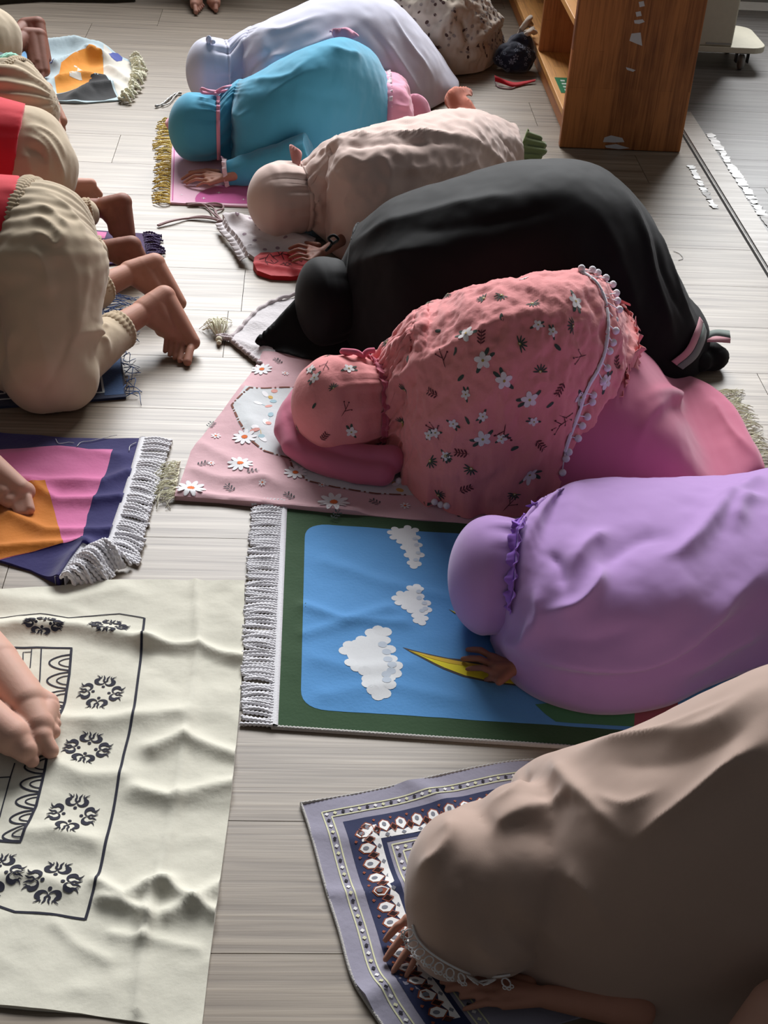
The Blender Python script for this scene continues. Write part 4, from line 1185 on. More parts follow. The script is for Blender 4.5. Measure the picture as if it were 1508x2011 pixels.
hand_px(mb, (1010,1312), [(965,1290),(968,1307),(972,1322),(980,1338)], [(918,1276),(909,1294),(918,1314),(953,1335)], None, fr=.0057, wr=.014, base=.004, elbow=at(1170, 1240, .05))
p1 = person(mb, .0027, M_skin_d, 'person in a plain purple prayer robe bowing on the cloud mat, one hand showing', tuple(at(1150, 1400)[:2])+(0,))
sub(rb.mesh('robe', M_purple, p1), 'purple robe')
hd, HP, c, R = hood('hood', M_purple, p1, **HK)
P, Nn = rb.trace([(1040,998),(1030,1010),(1022,1030),(1016,1060),(1013,1095),(1011,1130),(1008,1165),(1001,1200)], 150, .001)
mb = MB(); ruffle(mb, P, Nn, .014, .0045, .42, flip=1, lift=.35); ruffle(mb, P, Nn, .012, .004, .5, flip=-1, lift=.5)
sub(mb.build('ruffle', fabric('violet_ruffle', (150, 100, 200), bump=.2), p1, solid=.0012), 'gathered purple ruffle at the neck')

# ---- person in taupe (foreground) ---------------------------------------------
M_taupe = fabric('taupe_satin', (178, 152, 138), bump=.10, scale=26, weave=1800, sheen=.3, rough=.75, var=.05)
T = [(880,1600),(900,1598),(960,1570),(1000,1530),(1040,1492),(1080,1477),(1150,1457),(1260,1420),(1350,1380),(1430,1340),(1508,1310),(1650,1270),(1850,1260),(2050,1300)]
st = [(985,1925,.03,.26,None,.8,.95),(1015,1935,.02,.28,None,.8,.95),(1060,1965,.01,.30,None,.85,.95),(1150,2008,0,.315,None,.9,1),(1270,2030,0,.32,None,.95,1),(1400,2035,0,.32,None,.95,1),(1540,2030,0,.33,None,.95,1),(1700,2020,0,.34,None,.9,1),(1900,2000,0,.34,.34,.8,1),(2010,1990,0,.30,.06,.8,1)]
HK = dict(px=893, py=1738, z=.106, rx=.068, ry=.096, rz=.10, yaw=-.1, gather=0, noise_amp=.002, seed=5)
rb = Robe(st, T, 200, 120, neck=neck_loop(hood_shape(**HK)[0]), bulge=.02, flat=.62, lean=1.15)
TF = [([(1080,1490),(1150,1560),(1240,1655)], .009, .007), ([(1150,1470),(1300,1440),(1450,1370)], .008, .005), ([(1240,1655),(1330,1590),(1420,1520),(1500,1460)], .009, .009), ([(1040,1500),(1010,1545),(960,1580)], .008, .005), ([(1170,1560),(1230,1580),(1300,1550)], .007, .004), ([(1100,1700),(1160,1760),(1200,1830)], .014, .006), ([(960,1790),(1010,1850),(1070,1900)], .012, .006), ([(875,1605),(885,1640),(860,1680),(820,1710)], .012, .010), ([(950,1650),(1010,1600),(1100,1570),(1140,1550)], .016, .012), ([(1010,1530),(1060,1560),(1140,1580)], .02, -.010), ([(1080,1500),(1120,1545),(1165,1590)], .016, .008), ([(1120,1480),(1260,1450),(1400,1420),(1508,1340)], .018, .010), ([(1290,1615),(1350,1580),(1430,1510),(1508,1450)], .02, .014), ([(1300,1620),(1400,1560),(1508,1500)], .02, -.010), ([(1180,1500),(1300,1500),(1420,1460),(1508,1390)], .02, -.007), ([(890,1680),(920,1750),(990,1850)], .02, -.005),
   ([(930,1840),(1000,1900),(1080,1960)], .016, .010), ([(1000,1750),(1060,1810),(1120,1880)], .02, .007), ([(1100,1600),(1200,1600),(1300,1560)], .03, .006)]
rb.crumple(.005, 6, seed=14); rb.crumple(.0012, 20, seed=15)
mb = MB()
inner_body(mb, rb, (.12, .3, .55, .8, .92), None)
hand_px(mb, (838,1838), [(800,1805),(816,1818),(830,1835),(836,1852)], [(757,1846),(757,1884),(772,1908),(797,1918)], None, fr=.0056, wr=.015, base=.004, zk=.03, elbow=rb.spine(.2)[0])
hand_px(mb, (1075,1958), [(968,1925),(962,1938),(968,1958),(990,1972)], [(868,1928),(878,1944),(905,1958),(912,1982)], ((1040,1930),(985,1916),(915,1912)), fr=.0056, wr=.016, base=.004, elbow=at(1250, 1985, .05))
p2 = person(mb, .0027, M_skin_m, 'person in a taupe prayer robe in the foreground, both hands on the grey mat', tuple(at(1150, 1900)[:2])+(0,))
tm = MB(); rb.closed(tm)
hs = hood_shape(**HK)[0]
tm.grid(hs[1:], closed_v=True); tm.add(hs[1], [tuple(range(hs.shape[1]))]); tm.add(hs[-1], [tuple(range(hs.shape[1]-1, -1, -1))])
tm.ell(at(880, 1835, .055), (.055, .07, .045), n=20); tm.ell(at(950, 1662, .125), (.062, .062, .062), n=24); tm.ell(at(990, 1665, .14), (.062, .07, .068), n=24); tm.ell(at(1030, 1640, .16), (.07, .075, .075), n=24); tm.ell(at(1015, 1730, .13), (.07, .08, .09), n=24); tm.ell(at(985, 1740, .12), (.06, .07, .08), n=24); tm.ell(at(975, 1830, .08), (.06, .06, .06), n=24)
def drape(V, N, F): return mesh_folds(V+N*np.array([[.0014*noise.fractal(v*12, 1, 2, 3)] for v in V]), N, F, TF)
sub(organic(tm, .0042, 'robe', M_taupe, p2, smooth_it=45, post=drape), 'taupe robe')
# white lace along the front hem
M_lace = fabric('white_lace', (226, 224, 224), bump=.2)
lace = MB()
rob = [o_ for o_ in p2.children if o_.name.startswith('robe')][0]
rv = np.array([v.co for v in rob.data.vertices])+np.array(ROOT[rob.name]); rbv = BVHTree.FromPolygons([Vector(v) for v in rv], [tuple(q.vertices) for q in rob.data.polygons])
Lq = []
for x, y in ((810,1816),(818,1840),(835,1862),(858,1880),(885,1896),(915,1910),(945,1918),(975,1918),(1002,1914)):
    h = rbv.ray_cast(Vector(EYE), Vector(raydir(x, y)))
    Lq.append(np.array(h[0])-raydir(x, y)*.006 if h[0] is not None else at(x, y, .02))
Lp = catmull(np.array(Lq), 120)
lace.tube(Lp, .0016, 6)
Tn = np.gradient(Lp, axis=0); Tn /= np.linalg.norm(Tn, axis=1)[:, None]
for i in range(3, 117, 7):
    d = np.cross(Tn[i], (0, 0, 1.0)); d /= np.linalg.norm(d)
    if d[1] > 0: d = -d
    c = Lp[i]+d*.0075-np.array([0, 0, .005]); a = np.linspace(0, 2*PI, 11)
    lp = c+np.cos(a)[:, None]*Tn[i]*.0055+np.sin(a)[:, None]*d*.0075; lace.tube(lp, .0011, 5)
    for s in (-.6, 0, .6):
        c2 = c+d*.0085*(1-abs(s)*.4)+Tn[i]*s*.008; a2 = np.linspace(0, 2*PI, 8)
        lace.tube(c2+np.cos(a2)[:, None]*Tn[i]*.0026+np.sin(a2)[:, None]*d*.0026, .0009, 4)
sub(lace.build('lace_trim', M_lace, p2), 'white lace edging')

# ---- person in pink floral ----------------------------------------------------
M_floral = fabric('pink_cotton_voile', (226, 142, 142), bump=.35, scale=70, weave=1600, sheen=.25, var=.06, dist=.004)
M_rose = fabric('rose_skirt', (196, 108, 134), bump=.12, scale=30, weave=1600, sheen=.3, var=.05)
# skirt
T = [(1050,640),(1150,600),(1240,640),(1300,735),(1340,760),(1390,768),(1440,812),(1470,860),(1495,915),(1500,930)]
st = [(1000,1010,0,.44,.20,.9,1),(1120,1000,0,.44,.24,.9,1),(1230,985,0,.45,.215,.9,1),(1320,975,0,.46,None,.95,1),(1400,962,0,.46,None,1.1,1),(1450,948,.0,.42,None,1.2,1),(1485,935,0,.30,.03,1.2,1),(1500,930,0,.12,.01,1,1)]
sk = Robe(st, T, 130, 80)
sk.folds([([(1230,900),(1290,800),(1350,770),(1390,775)], .018, .012), ([(1390,775),(1440,850),(1490,905)], .012, .010), ([(1250,790),(1300,770),(1340,790)], .014, .010), ([(1270,840),(1320,800),(1370,800)], .02, -.008)])
sk.crumple(.003, 9, seed=21)
T = [(560,850),(600,740),(690,695),(720,683),(740,668),(820,610),(900,572),(1000,548),(1100,531),(1145,530),(1185,548),(1220,572),(1250,592),(1268,625),(1275,660),(1280,720)]
st = [(785,930,.04,.27,None,.9,1),(798,962,.05,.33,None,.9,1),(830,992,.02,.42,None,.85,1),(900,1018,.01,.41,None,.9,1),(980,1022,0,.39,None,.95,1),(1060,1008,0,.39,None,.95,1),(1120,985,.0,.39,None,.95,1),(1165,960,.01,.41,None,.95,1),(1200,930,.02,.40,.27,.95,1),(1225,905,.02,.38,.22,1,1)]
HK = dict(px=658, py=795, z=.104, rx=.090, ry=.100, rz=.102, yaw=.2, gather=.008, count=26, seed=7, noise_amp=.006)
rb = Robe(st, T, 200, 120, neck=neck_loop(hood_shape(**HK)[0], .86), lean=1.25)
rb.gather(at(755, 800, .1), .006, 14, .16, seed=22)
rb.folds([([(760,720),(800,740),(850,690)], .010, .010), ([(750,700),(830,640),(920,590)], .012, .008), ([(770,760),(860,700),(960,640),(1100,600)], .014, .008), ([(780,860),(860,820),(960,800)], .014, .006), ([(800,920),(880,930),(1000,900)], .016, .008), ([(960,960),(1040,900),(1100,820)], .02, .008), ([(860,960),(880,990),(930,1000)], .012, -.010), ([(1180,560),(1200,640),(1190,720),(1150,820),(1120,900)], .012, -.006), ([(1230,600),(1240,660),(1225,720)], .012, .012), ([(1200,620),(1215,700),(1200,780)], .012, .010), ([(1150,840),(1170,880),(1165,930)], .012, .012)])
rb.crumple(.0045, 16, ridged=True, seed=24); rb.crumple(.0016, 45, ridged=True, seed=25); rb.flare(.010, 9, .05, 3)
mb = MB(); inner_body(mb, rb, (.15, .4, .7, .95), at(660, 790, .1), .06)
pts = [sk.spine(u) for u in (.2, .5, .7)]
for (p, r), (q, s) in zip(pts[:-1], pts[1:]): mb.cap(p, r*.8, q, s*.8)
p3 = person(mb, .005, M_skin_m, 'person in a pink flower-print prayer robe with pompom trim bowing on the daisy mat', tuple(at(1000, 990)[:2])+(0,))
sub(sk.mesh('skirt', M_rose, p3), 'plain rose skirt')
robe3 = rb
M_fp = [M_floral, fabric('flower_white_print', (228, 222, 222), bump=.1), fabric('leaf_green_print', (64, 78, 70), bump=.1), fabric('stem_brown_print', (96, 44, 52), bump=.1), fabric('bud_yellow_print', (176, 150, 70), bump=.1)]
class Decal:
    """flat printed motifs pressed onto a curved cloth, joined into the cloth's own mesh"""
    def __init__(self, surf_P, closed=False, lift=.0009):
        self.mb = MB(); nu, nv = surf_P.shape[:2]; self.lift = lift
        F = [(i*nv+j, (i+1)*nv+j, (i+1)*nv+(j+1) % nv, i*nv+(j+1) % nv) for i in range(nu-1) for j in range(nv if closed else nv-1)]
        self.b = BVHTree.FromPolygons([Vector(p) for p in surf_P.reshape(-1, 3)], F)
    def frame(self, px, py, ang):
        r = self.b.ray_cast(Vector(EYE), Vector(raydir(px, py)))
        if r[0] is None: return None
        n = r[1]
        if n.dot(Vector(raydir(px, py))) > 0: n = -n
        t = Vector((1, 0, 0)); t = (t-n*t.dot(n)).normalized(); s = n.cross(t)
        u = t*math.cos(ang)+s*math.sin(ang); v = n.cross(u)
        return r[0], n, u, v
    def frame3(self, p, ang):
        q = self.b.find_nearest(Vector(p)); n = q[1]
        if n.z < 0: n = -n
        t = Vector((1, 0, 0)); t = (t-n*t.dot(n)).normalized(); s = n.cross(t)
        return q[0], n, t*math.cos(ang)+s*math.sin(ang), n.cross(t*math.cos(ang)+s*math.sin(ang))
    def pt(self, fr, x, y, lay):
        o, n, u, v = fr
        p = o+u*x+v*y
        h = self.b.ray_cast(p+n*.02, -n, .06)
        q = h[0] if h[0] is not None else self.b.find_nearest(p)[0]
        return np.array(q+n*(self.lift+.0003*lay))
    def poly(self, fr, pts, m, lay=0):
        c = np.mean(pts, 0); P = [self.pt(fr, x, y, lay) for x, y in pts]+[self.pt(fr, c[0], c[1], lay)]
        k = len(pts); self.mb.add(P, [(i, (i+1) % k, k) for i in range(k)], m)
    def oval(self, fr, x, y, a, b_, rot, m, lay=0, n=8):
        t = np.linspace(0, 2*PI, n, endpoint=False); ca, sa = math.cos(rot), math.sin(rot)
        self.poly(fr, [(x+a*math.cos(q)*ca-b_*math.sin(q)*sa, y+a*math.cos(q)*sa+b_*math.sin(q)*ca) for q in t], m, lay)
    def flower(self, fr, r, leaf=True):
        if leaf:
            for a in (-.5, -1.1, 2.6): self.oval(fr, r*1.05*math.cos(a), r*1.05*math.sin(a), r*.5, r*.22, a, 2, 0)
        for k in range(5): a = 2*PI*k/5; self.oval(fr, r*.55*math.cos(a), r*.55*math.sin(a), r*.46, r*.33, a, 1, 1+.1*k)
        self.oval(fr, 0, 0, r*.16, r*.16, 0, 4, 3)
    def spray(self, fr, r):
        for k in range(7): a = -.4+k*PI/6; self.oval(fr, r*.55*math.cos(a), r*.55*math.sin(a), r*.5, r*.10, a, 2, k*.1)
        self.oval(fr, 0, 0, r*.24, r*.2, 0, 4, 2); self.oval(fr, 0, 0, r*.1, r*.1, 0, 1, 3)
    def fern(self, fr, r):
        self.oval(fr, 0, 0, r, r*.05, 0, 3, 0)
        for k in (-.7, -.3, .1, .5):
            for s in (1, -1): self.oval(fr, r*k+r*.15, s*r*.27, r*.3, r*.10, s*.9, 3, .5)
    def leaf(self, fr, r): self.oval(fr, 0, 0, r, r*.42, 0, 2, 0)
    def twig(self, fr, r):
        self.oval(fr, 0, 0, r, r*.05, 0, 3, 0); self.oval(fr, r*.4, r*.3, r*.5, r*.05, .7, 3, .2); self.oval(fr, r*.1, -r*.3, r*.5, r*.05, -.8, 3, .2)
        for x, y in ((r*.8, r*.6), (r, 0), (r*.4, -r*.7)): self.oval(fr, x, y, r*.1, r*.1, 0, 3, .4)
dc = Decal(rb.P)
for kind, r, L in (('flower', .017, [(948,708),(990,748),(1040,785),(1130,592),(1040,932),(1190,750),(915,655),(948,862),(1140,780)]), ('flower', .010, [(1056,638),(915,775),(1048,828),(948,818),(875,895),(985,862),(1085,652),(855,850),(1030,548),(890,832),(842,855)]),
   ('spray', .015, [(950,586),(985,580),(1045,596),(1020,676),(1060,730),(1125,640),(925,920),(875,895),(860,972),(795,765),(760,672),(1010,970),(845,905),(1120,925),(790,828)]), ('fern', .016, [(945,662),(848,772),(1100,765),(1062,875),(915,960),(1210,712),(905,890)]),
   ('leaf', .009, [(905,742),(918,825),(1010,880),(985,622),(860,650),(895,690),(1095,682),(1080,795),(1160,880),(840,990),(800,705)]), ('twig', .020, [(870,705),(1140,700),(990,850),(1110,820),(1000,990),(855,845),(1100,835)])):
    for i, (x, y) in enumerate(L):
        fr = dc.frame(x, y, i*1.3+r*100)
        if fr: getattr(dc, kind)(fr, r)
rg = random.Random(9)
for i in range(45):   # the far side of the robe carries the same print
    u = rg.randint(12, 188); v = rg.randint(75, 112); fr = dc.frame3(rb.P[u, v], rg.uniform(0, 6))
    getattr(dc, rg.choice(['flower', 'spray', 'fern', 'leaf', 'twig']))(fr, .012)
m3 = MB(); m3.grid(rb.P); V = m3.verts(); f = m3.f[len(m3.f)//2]
if np.dot(np.cross(V[f[1]]-V[f[0]], V[f[2]]-V[f[0]]), V[f[0]]-V.mean(0)) < 0: m3.f = [q[::-1] for q in m3.f]
for a_ in dc.mb.v: pass
off = m3.n; m3.v += dc.mb.v; m3.f += [tuple(i+off for i in q) for q in dc.mb.f]; m3.m += dc.mb.m; m3.n += dc.mb.n
r3o = sub(m3.build('robe', M_fp, p3), 'pink robe printed with white flowers and dark leaves')
# white trim and pompoms
M_trim = fabric('white_braid', (232, 230, 236), bump=.3, scale=300)
TP = [(1138,533),(1168,555),(1186,590),(1192,635),(1188,680),(1175,720),(1150,765),(1135,810),(1118,855),(1108,885)]
P, Nn = rb.trace(TP, 160, .002)
mb = MB(); Tg = np.gradient(P, axis=0); Tg /= np.linalg.norm(Tg, axis=1)[:, None]; B = np.cross(Tg, Nn)
mb.grid(np.stack([P-B*.0045, P-B*.003+Nn*.003, P+B*.003+Nn*.003, P+B*.0045], 1))
sub(mb.build('braid_trim', M_trim, r3o), 'white braid')
bvh = rb.bvh()
for x, y in [(1140,532),(1160,534),(1172,541),(1187,551),(1199,562),(1205,577),(1207,592),(1211,609),(1213,626),(1206,650),(1199,672),(1194,690),(1187,722),(1179,746),(1163,773),(1158,790),(1149,818),(1138,834),(1131,859),(1113,884),(1107,899),(1100,926)]:
    p, n = rb.hit(x, y, bvh); mb = MB(); mb.ell(p+n*.006, (.0075, .0075, .0075), n=12)
    q = P[np.argmin(np.sum((P-p)**2, 1))]; mb.tube([q, p+n*.005], .0012, 5)
    mb.build('pompom', M_trim, r3o)
for x, y in [(775,944),(852,983),(880,992),(868,990)]:
    p, n = rb.hit(x, y, bvh); mb = MB(); mb.ell(p+n*.004, (.007, .007, .007), n=12); mb.build('pompom', M_trim, r3o)
# ruffled rear hem
P, Nn = rb.trace([(1225,576),(1250,600),(1262,640),(1258,690),(1235,740),(1215,790),(1190,850),(1185,920)], 150, .001)
mb = MB(); ruffle(mb, P, Nn, .026, .005, .30, flip=1, lift=.2); ruffle(mb, P+Nn*.002, Nn, .014, .003, .34, flip=-1, lift=.3)
mb.build('ruffle', M_floral, p3, solid=.0012)
HP = hood_shape(**HK)[0]; hdc = Decal(HP, True)
for kind, r, L in (('flower', .012, [(685,724),(690,848),(618,742),(610,725)]), ('spray', .011, [(655,762),(585,842),(640,700)]), ('fern', .014, [(637,857)]), ('leaf', .007, [(617,797),(635,893),(622,905)]), ('twig', .016, [(678,805),(690,880),(640,716)])):
    for i, (x, y) in enumerate(L):
        fr = hdc.frame(x, y, i*1.7+1)
        if fr: getattr(hdc, kind)(fr, r)
m3 = MB(); m3.grid(HP[1:], closed_v=True); n = HP.shape[1]; m3.add(HP[1], [tuple(range(n))]); m3.add(HP[-1], [tuple(range(n-1, -1, -1))])
off = m3.n; m3.v += hdc.mb.v; m3.f += [tuple(i+off for i in q) for q in hdc.mb.f]; m3.m += hdc.mb.m; m3.n += hdc.mb.n
m3.build('hood', M_fp, p3)
mb = MB(); L = ring(HP, .87, .003); Lr = catmull(np.vstack([L, L[:1]]), 200); cc = L.mean(0); NN = (Lr-cc)/np.linalg.norm(Lr-cc, axis=1)[:, None]
n = len(Lr); mb.tube(np.vstack([Lr]), .004*(1+.3*np.sin(np.arange(n)*1.2)), 7); ruffle(mb, Lr, NN, .014, .003, .7, flip=1, lift=.5)
sub(mb.build('neck_gather', fabric('deep_rose_edging', (186, 92, 112), bump=.3), p3, solid=.001), 'deep rose gathered neckline')
# the front panel of the hood folded on the mat
fpn = MB(); fq = [at(x, y, z) for x, y, z in ((578,800,.055),(566,820,.045),(562,846,.036),(578,876,.030),(612,900,.027),(655,916,.026),(700,926,.025),(750,930,.028))]
for q0, q1 in zip(fq[:-1], fq[1:]): fpn.cap(q0, .026, q1, .026); fpn.cap(q0+np.array([.02, .03, .012]), .03, q1+np.array([.02, .03, .012]), .03)
def fpp(V, N): V = V+N*np.array([[.003*noise.fractal(v*18, 1, 2, 2)] for v in V]); V[:, 2] = np.maximum(V[:, 2], .010); return V
sub(organic(fpn, .004, 'face_panel', M_rose, p3, smooth_it=5, post=fpp), 'plain rose front panel')
# ribbon bow on top
mb = MB()
for pts in ([(712,700,.2),(700,692,.215),(685,690,.215),(672,690,.21),(690,697,.2)], [(712,700,.2),(722,690,.21),(735,688,.21)]):
    q = catmull(np.array([at(*p) for p in pts]), 30); mb.tube(q, .006, 8)
mb.build('bow', fabric('rose_bow', (206, 104, 130), bump=.3), p3)

# ---- person in black ------------------------------------------------------------
M_black = fabric('black_jersey', (9, 9, 11), bump=.08, scale=30, weave=1800, sheen=.07, rough=.75, var=.05)
T = [(500,640),(560,590),(590,560),(610,520),(640,480),(660,466),(720,428),(760,395),(830,365),(950,333),(1000,318),(1060,307),(1130,311),(1200,336),(1250,380),(1290,450),(1330,540),(1370,610),(1395,650),(1410,690),(1440,715)]
st = [(672,690,.05,.29,None,.9,1),(720,735,.04,.38,None,.85,1),(780,775,.01,.49,None,.9,1),(880,790,0,.52,None,.95,1),(990,790,0,.53,None,.95,1),(1090,785,0,.54,None,.95,1),(1180,775,0,.54,None,.95,1),(1260,765,0,.50,None,1.0,1),(1320,755,0,.42,None,1.1,1),(1362,745,0,.32,None,1.1,1),(1385,728,.0,.20,.09,1.1,1),(1392,720,0,.1,.02,1.1,1)]
HK = dict(px=630, py=594, z=.106, rx=.058, ry=.102, rz=.104, yaw=.22, gather=.003, count=12, seed=8)
rb = Robe(st, T, 190, 110, neck=neck_loop(hood_shape(**HK)[0], .86), lean=1.3)
rb.folds([([(640,500),(760,440),(900,400),(1080,380)], .02, .008), ([(700,480),(850,450),(1000,430),(1150,400)], .02, -.006), ([(660,540),(760,500),(900,480)], .02, .008), ([(1200,350),(1260,450),(1290,560),(1330,680)], .014, .010), ([(1240,380),(1300,520),(1350,640)], .012, -.009), ([(1160,400),(1220,520),(1260,640)], .018, .008), ([(1270,420),(1330,560),(1370,650)], .014, .008)])
rb.crumple(.004, 7, seed=34); rb.crumple(.001, 22, seed=35)
mb = MB(); inner_body(mb, rb, (.15, .4, .65, .85), at(640, 590, .1), .06)
p4 = person(mb, .006, M_skin_m, 'person in a plain black prayer robe with a pink and grey striped hem', tuple(at(950, 760)[:2])+(0,))
sub(rb.mesh('robe', M_black, p4), 'black robe')
hd, HP, c, R = hood('hood', M_black, p4, **HK)
mb = MB(); L = ring(HP, .84, .002); band(mb, L, .008, .003); mb.build('neck_tie', M_black, p4)
mb = MB()
for pts in ([(652,476,.19),(645,468,.21),(655,462,.22),(664,470,.21),(654,478,.19)], [(652,478,.19),(646,486,.185),(640,492,.175)]):
    mb.tube(catmull(np.array([at(*p) for p in pts]), 30), .0035, 7)
mb.build('bow', M_black, p4)
# cape front lying on the mat
flap('front_panel', M_black, p4, [(597,560),(578,590),(540,630),(503,668),(518,684),(560,694),(610,706),(650,722),(700,748),(760,760),(760,725),(690,650)], [.12,.10,.06,.035,.012,.012,.012,.012,.012,.012,.02,.05], 3, .004)
# hem bundle and striped edge at the feet
M_stripe_p = fabric('dusty_pink_stripe', (196, 140, 148), bump=.2); M_stripe_g = fabric('grey_green_stripe', (120, 130, 124), bump=.2)
mb = MB(); b0 = at(1395, 700, .03)
for dx_, dy_, dz, r in ((0, 0, 0, .035), (-.03, .03, .01, .035), (.012, -.01, -.006, .024), (-.035, -.02, 0, .03), (-.05, .05, .02, .035)): mb.ell(b0+np.array([dx_, dy_, dz]), (r*1.3, r, r), n=16)
def hemcrumple(V, N): return V+N*np.array([[.004*noise.fractal(v*30, 1, 2, 3)] for v in V])
organic(mb, .006, 'trouser_leg', M_black, p4, smooth_it=2, post=hemcrumple)
def strip3(name, mat, parent, A, B, thick=.0015, n=50):
    A = catmull(np.array(A), n); B = catmull(np.array(B), n); mb = MB(); mb.grid(np.stack([A, (A+B)/2, B], 1)); return mb.build(name, mat, parent, solid=thick)
def T3(L): return [at(*q) for q in L]
def on_black(pix, off): P_, N_ = rb.trace(pix, 50, off); return [p_-raydir(*proj(p_))*.003 for p_ in P_]
sub(strip3('hem_stripe', M_stripe_p, p4, on_black([(1316,708),(1344,684),(1361,650),(1370,624)], .004), on_black([(1326,716),(1354,692),(1370,660),(1377,634)], .004)), 'dusty pink stripe')
sub(strip3('hem_stripe', M_stripe_g, p4, on_black([(1327,717),(1355,693),(1371,661),(1378,636)], .004), on_black([(1338,724),(1364,702),(1379,674),(1384,652)], .004)), 'grey-green stripe')
sub(strip3('hem_stripe', M_stripe_g, p4, T3([(1382,655,.085),(1405,648,.085),(1432,650,.075)]), T3([(1382,668,.080),(1405,660,.080),(1434,664,.07)])), 'grey-green stripe')
sub(strip3('hem_stripe', M_stripe_p, p4, T3([(1382,669,.080),(1405,661,.080),(1434,664,.07)]), T3([(1382,672,.074),(1405,672,.074),(1433,674,.06)])), 'dusty pink stripe')

# ---- person in dusty beige-pink -------------------------------------------------
M_dusty = fabric('dusty_beige_cotton', (214, 188, 178), bump=.2, scale=40, weave=1700, sheen=.25, var=.05)
M_olive = fabric('olive_skirt', (116, 132, 78), bump=.15, scale=40, weave=1700)
T = [(480,420),(500,345),(540,315),(570,310),(600,292),(680,262),(800,232),(880,213),(930,216),(985,234),(1012,250),(1024,262),(1030,300)]
st = [(640,480,.04,.25,None,.9,1),(655,505,.03,.30,None,.9,1),(690,520,0,.38,None,.85,1),(760,520,0,.44,None,.85,1),(840,500,0,.46,None,.85,1),(920,470,0,.46,None,.9,1),(975,430,0,.42,None,.95,1),(1005,405,0,.36,None,1,1),(1018,385,0,.32,None,1,1),(1024,375,0,.26,.06,1,1)]
HK = dict(px=543, py=393, z=.10, rx=.078, ry=.095, rz=.098, yaw=.25, gather=.010, count=26, seed=12, noise_amp=.004)
rb = Robe(st, T, 170, 100, neck=neck_loop(hood_shape(**HK)[0], .86), flat=.75, lean=1.7)
rb.folds([([(590,295),(700,268),(820,262),(940,280),(960,300)], .008, .016), ([(590,310),(700,284),(820,278),(930,292)], .012, -.010), ([(610,330),(640,350),(690,330)], .012, .010), ([(640,400),(650,380),(700,320)], .012, .010), ([(700,430),(760,380),(740,340)], .016, .010), ([(750,340),(820,330),(900,332)], .012, .008), ([(880,350),(900,330),(940,310)], .014, .010), ([(950,285),(980,320),(1000,350)], .014, .012), ([(970,260),(1010,300),(1025,340)], .014, -.010), ([(610,340),(625,400),(640,450)], .012, .012), ([(720,450),(800,400),(860,395)], .02, .008)])
rb.crumple(.005, 11, ridged=True, seed=44); rb.crumple(.0015, 30, seed=45)
mb = MB(); inner_body(mb, rb, (.2, .45, .7, .9), at(545, 395, .1), .055)
hand_px(mb, (632,496), [(605,485),(603,494),(604,503),(610,512)], [(568,488),(566,497),(568,507),(574,514)], ((625,482),(612,478),(600,476)), fr=.0050, wr=.013, base=.03, elbow=at(720, 440, .06))
p5 = person(mb, .003, M_skin_d, 'person in a crumpled beige-pink prayer robe with an olive skirt hem', tuple(at(800, 480)[:2])+(0,))
sub(rb.mesh('robe', M_dusty, p5), 'crumpled beige-pink robe')
hd, HP, c, R = hood('hood', M_dusty, p5, **HK)
mb = MB(); L = ring(HP, .86, .002); band(mb, L, .012, .004); mb.build('neck_tie', M_dusty, p5)
flap('bow', fabric('dusty_rose_bow', (190, 128, 122), bump=.2), p5, [(568,285),(582,290),(592,298),(592,310),(584,330),(574,318)], [.22, .22, .21, .2, .18, .19], 2, .004)
# olive skirt spilling out behind
T = [(960,260),(1000,258),(1030,248),(1050,262),(1068,290)]
mb = MB()
A = catmull(np.array(T3([(1000,345,.02),(1012,318,.07),(1022,290,.10),(1030,268,.12),(1036,252,.13)])), 60); B = catmull(np.array(T3([(1035,330,.008),(1052,314,.02),(1066,297,.035),(1062,282,.05),(1050,266,.08)])), 60)
i = np.arange(60); C = np.stack([A+(B-A)*t+np.array([0, 0, 1.0])*(.010*t*np.sin(i*.62))[:, None]+np.array([1, -.6, 0])*(.012*t*np.sin(i*.62+.8))[:, None] for t in np.linspace(0, 1, 10)], 1)
mb.grid(C); sub(mb.build('skirt', M_olive, p5, solid=.002), 'olive skirt hem')

# ---- person in blue ---------------------------------------------------------------
M_blue = fabric('sky_blue_cotton', (74, 160, 192), bump=.12, scale=34, weave=1700, sheen=.25, var=.05)
M_pinkr = fabric('soft_pink_cotton', (232, 158, 182), bump=.2, scale=40, weave=1700)
T = [(330,240),(370,190),(410,180),(440,176),(470,158),(540,124),(600,92),(640,72),(680,74),(720,92),(745,112),(758,140),(768,170),(775,220)]
st = [(455,325,.04,.25,None,.9,1),(470,348,.03,.30,None,.9,1),(520,362,0,.40,None,.85,1),(590,360,0,.39,None,.85,1),(660,345,0,.39,None,.9,1),(720,320,0,.39,None,.95,1),(758,300,0,.38,None,.95,1)]
HK = dict(px=380, py=250, z=.104, rx=.074, ry=.098, rz=.10, yaw=.05, gather=.009, count=20, seed=16)
rb = Robe(st, T, 160, 96, neck=neck_loop(hood_shape(**HK)[0], .86), lean=1.5)
rb.gather(at(425, 250, .1), .004, 10, .12, seed=52)
rb.folds([([(440,200),(470,230),(500,215)], .014, .012), ([(480,160),(560,150),(620,110)], .016, .008), ([(520,190),(570,160),(640,130)], .014, .008), ([(560,170),(620,190),(700,200)], .02, -.005), ([(640,90),(670,100),(710,110)], .012, .010), ([(440,290),(500,320),(560,330)], .016, .008)])
rb.crumple(.004, 8, seed=54); rb.crumple(.0012, 24, seed=55)
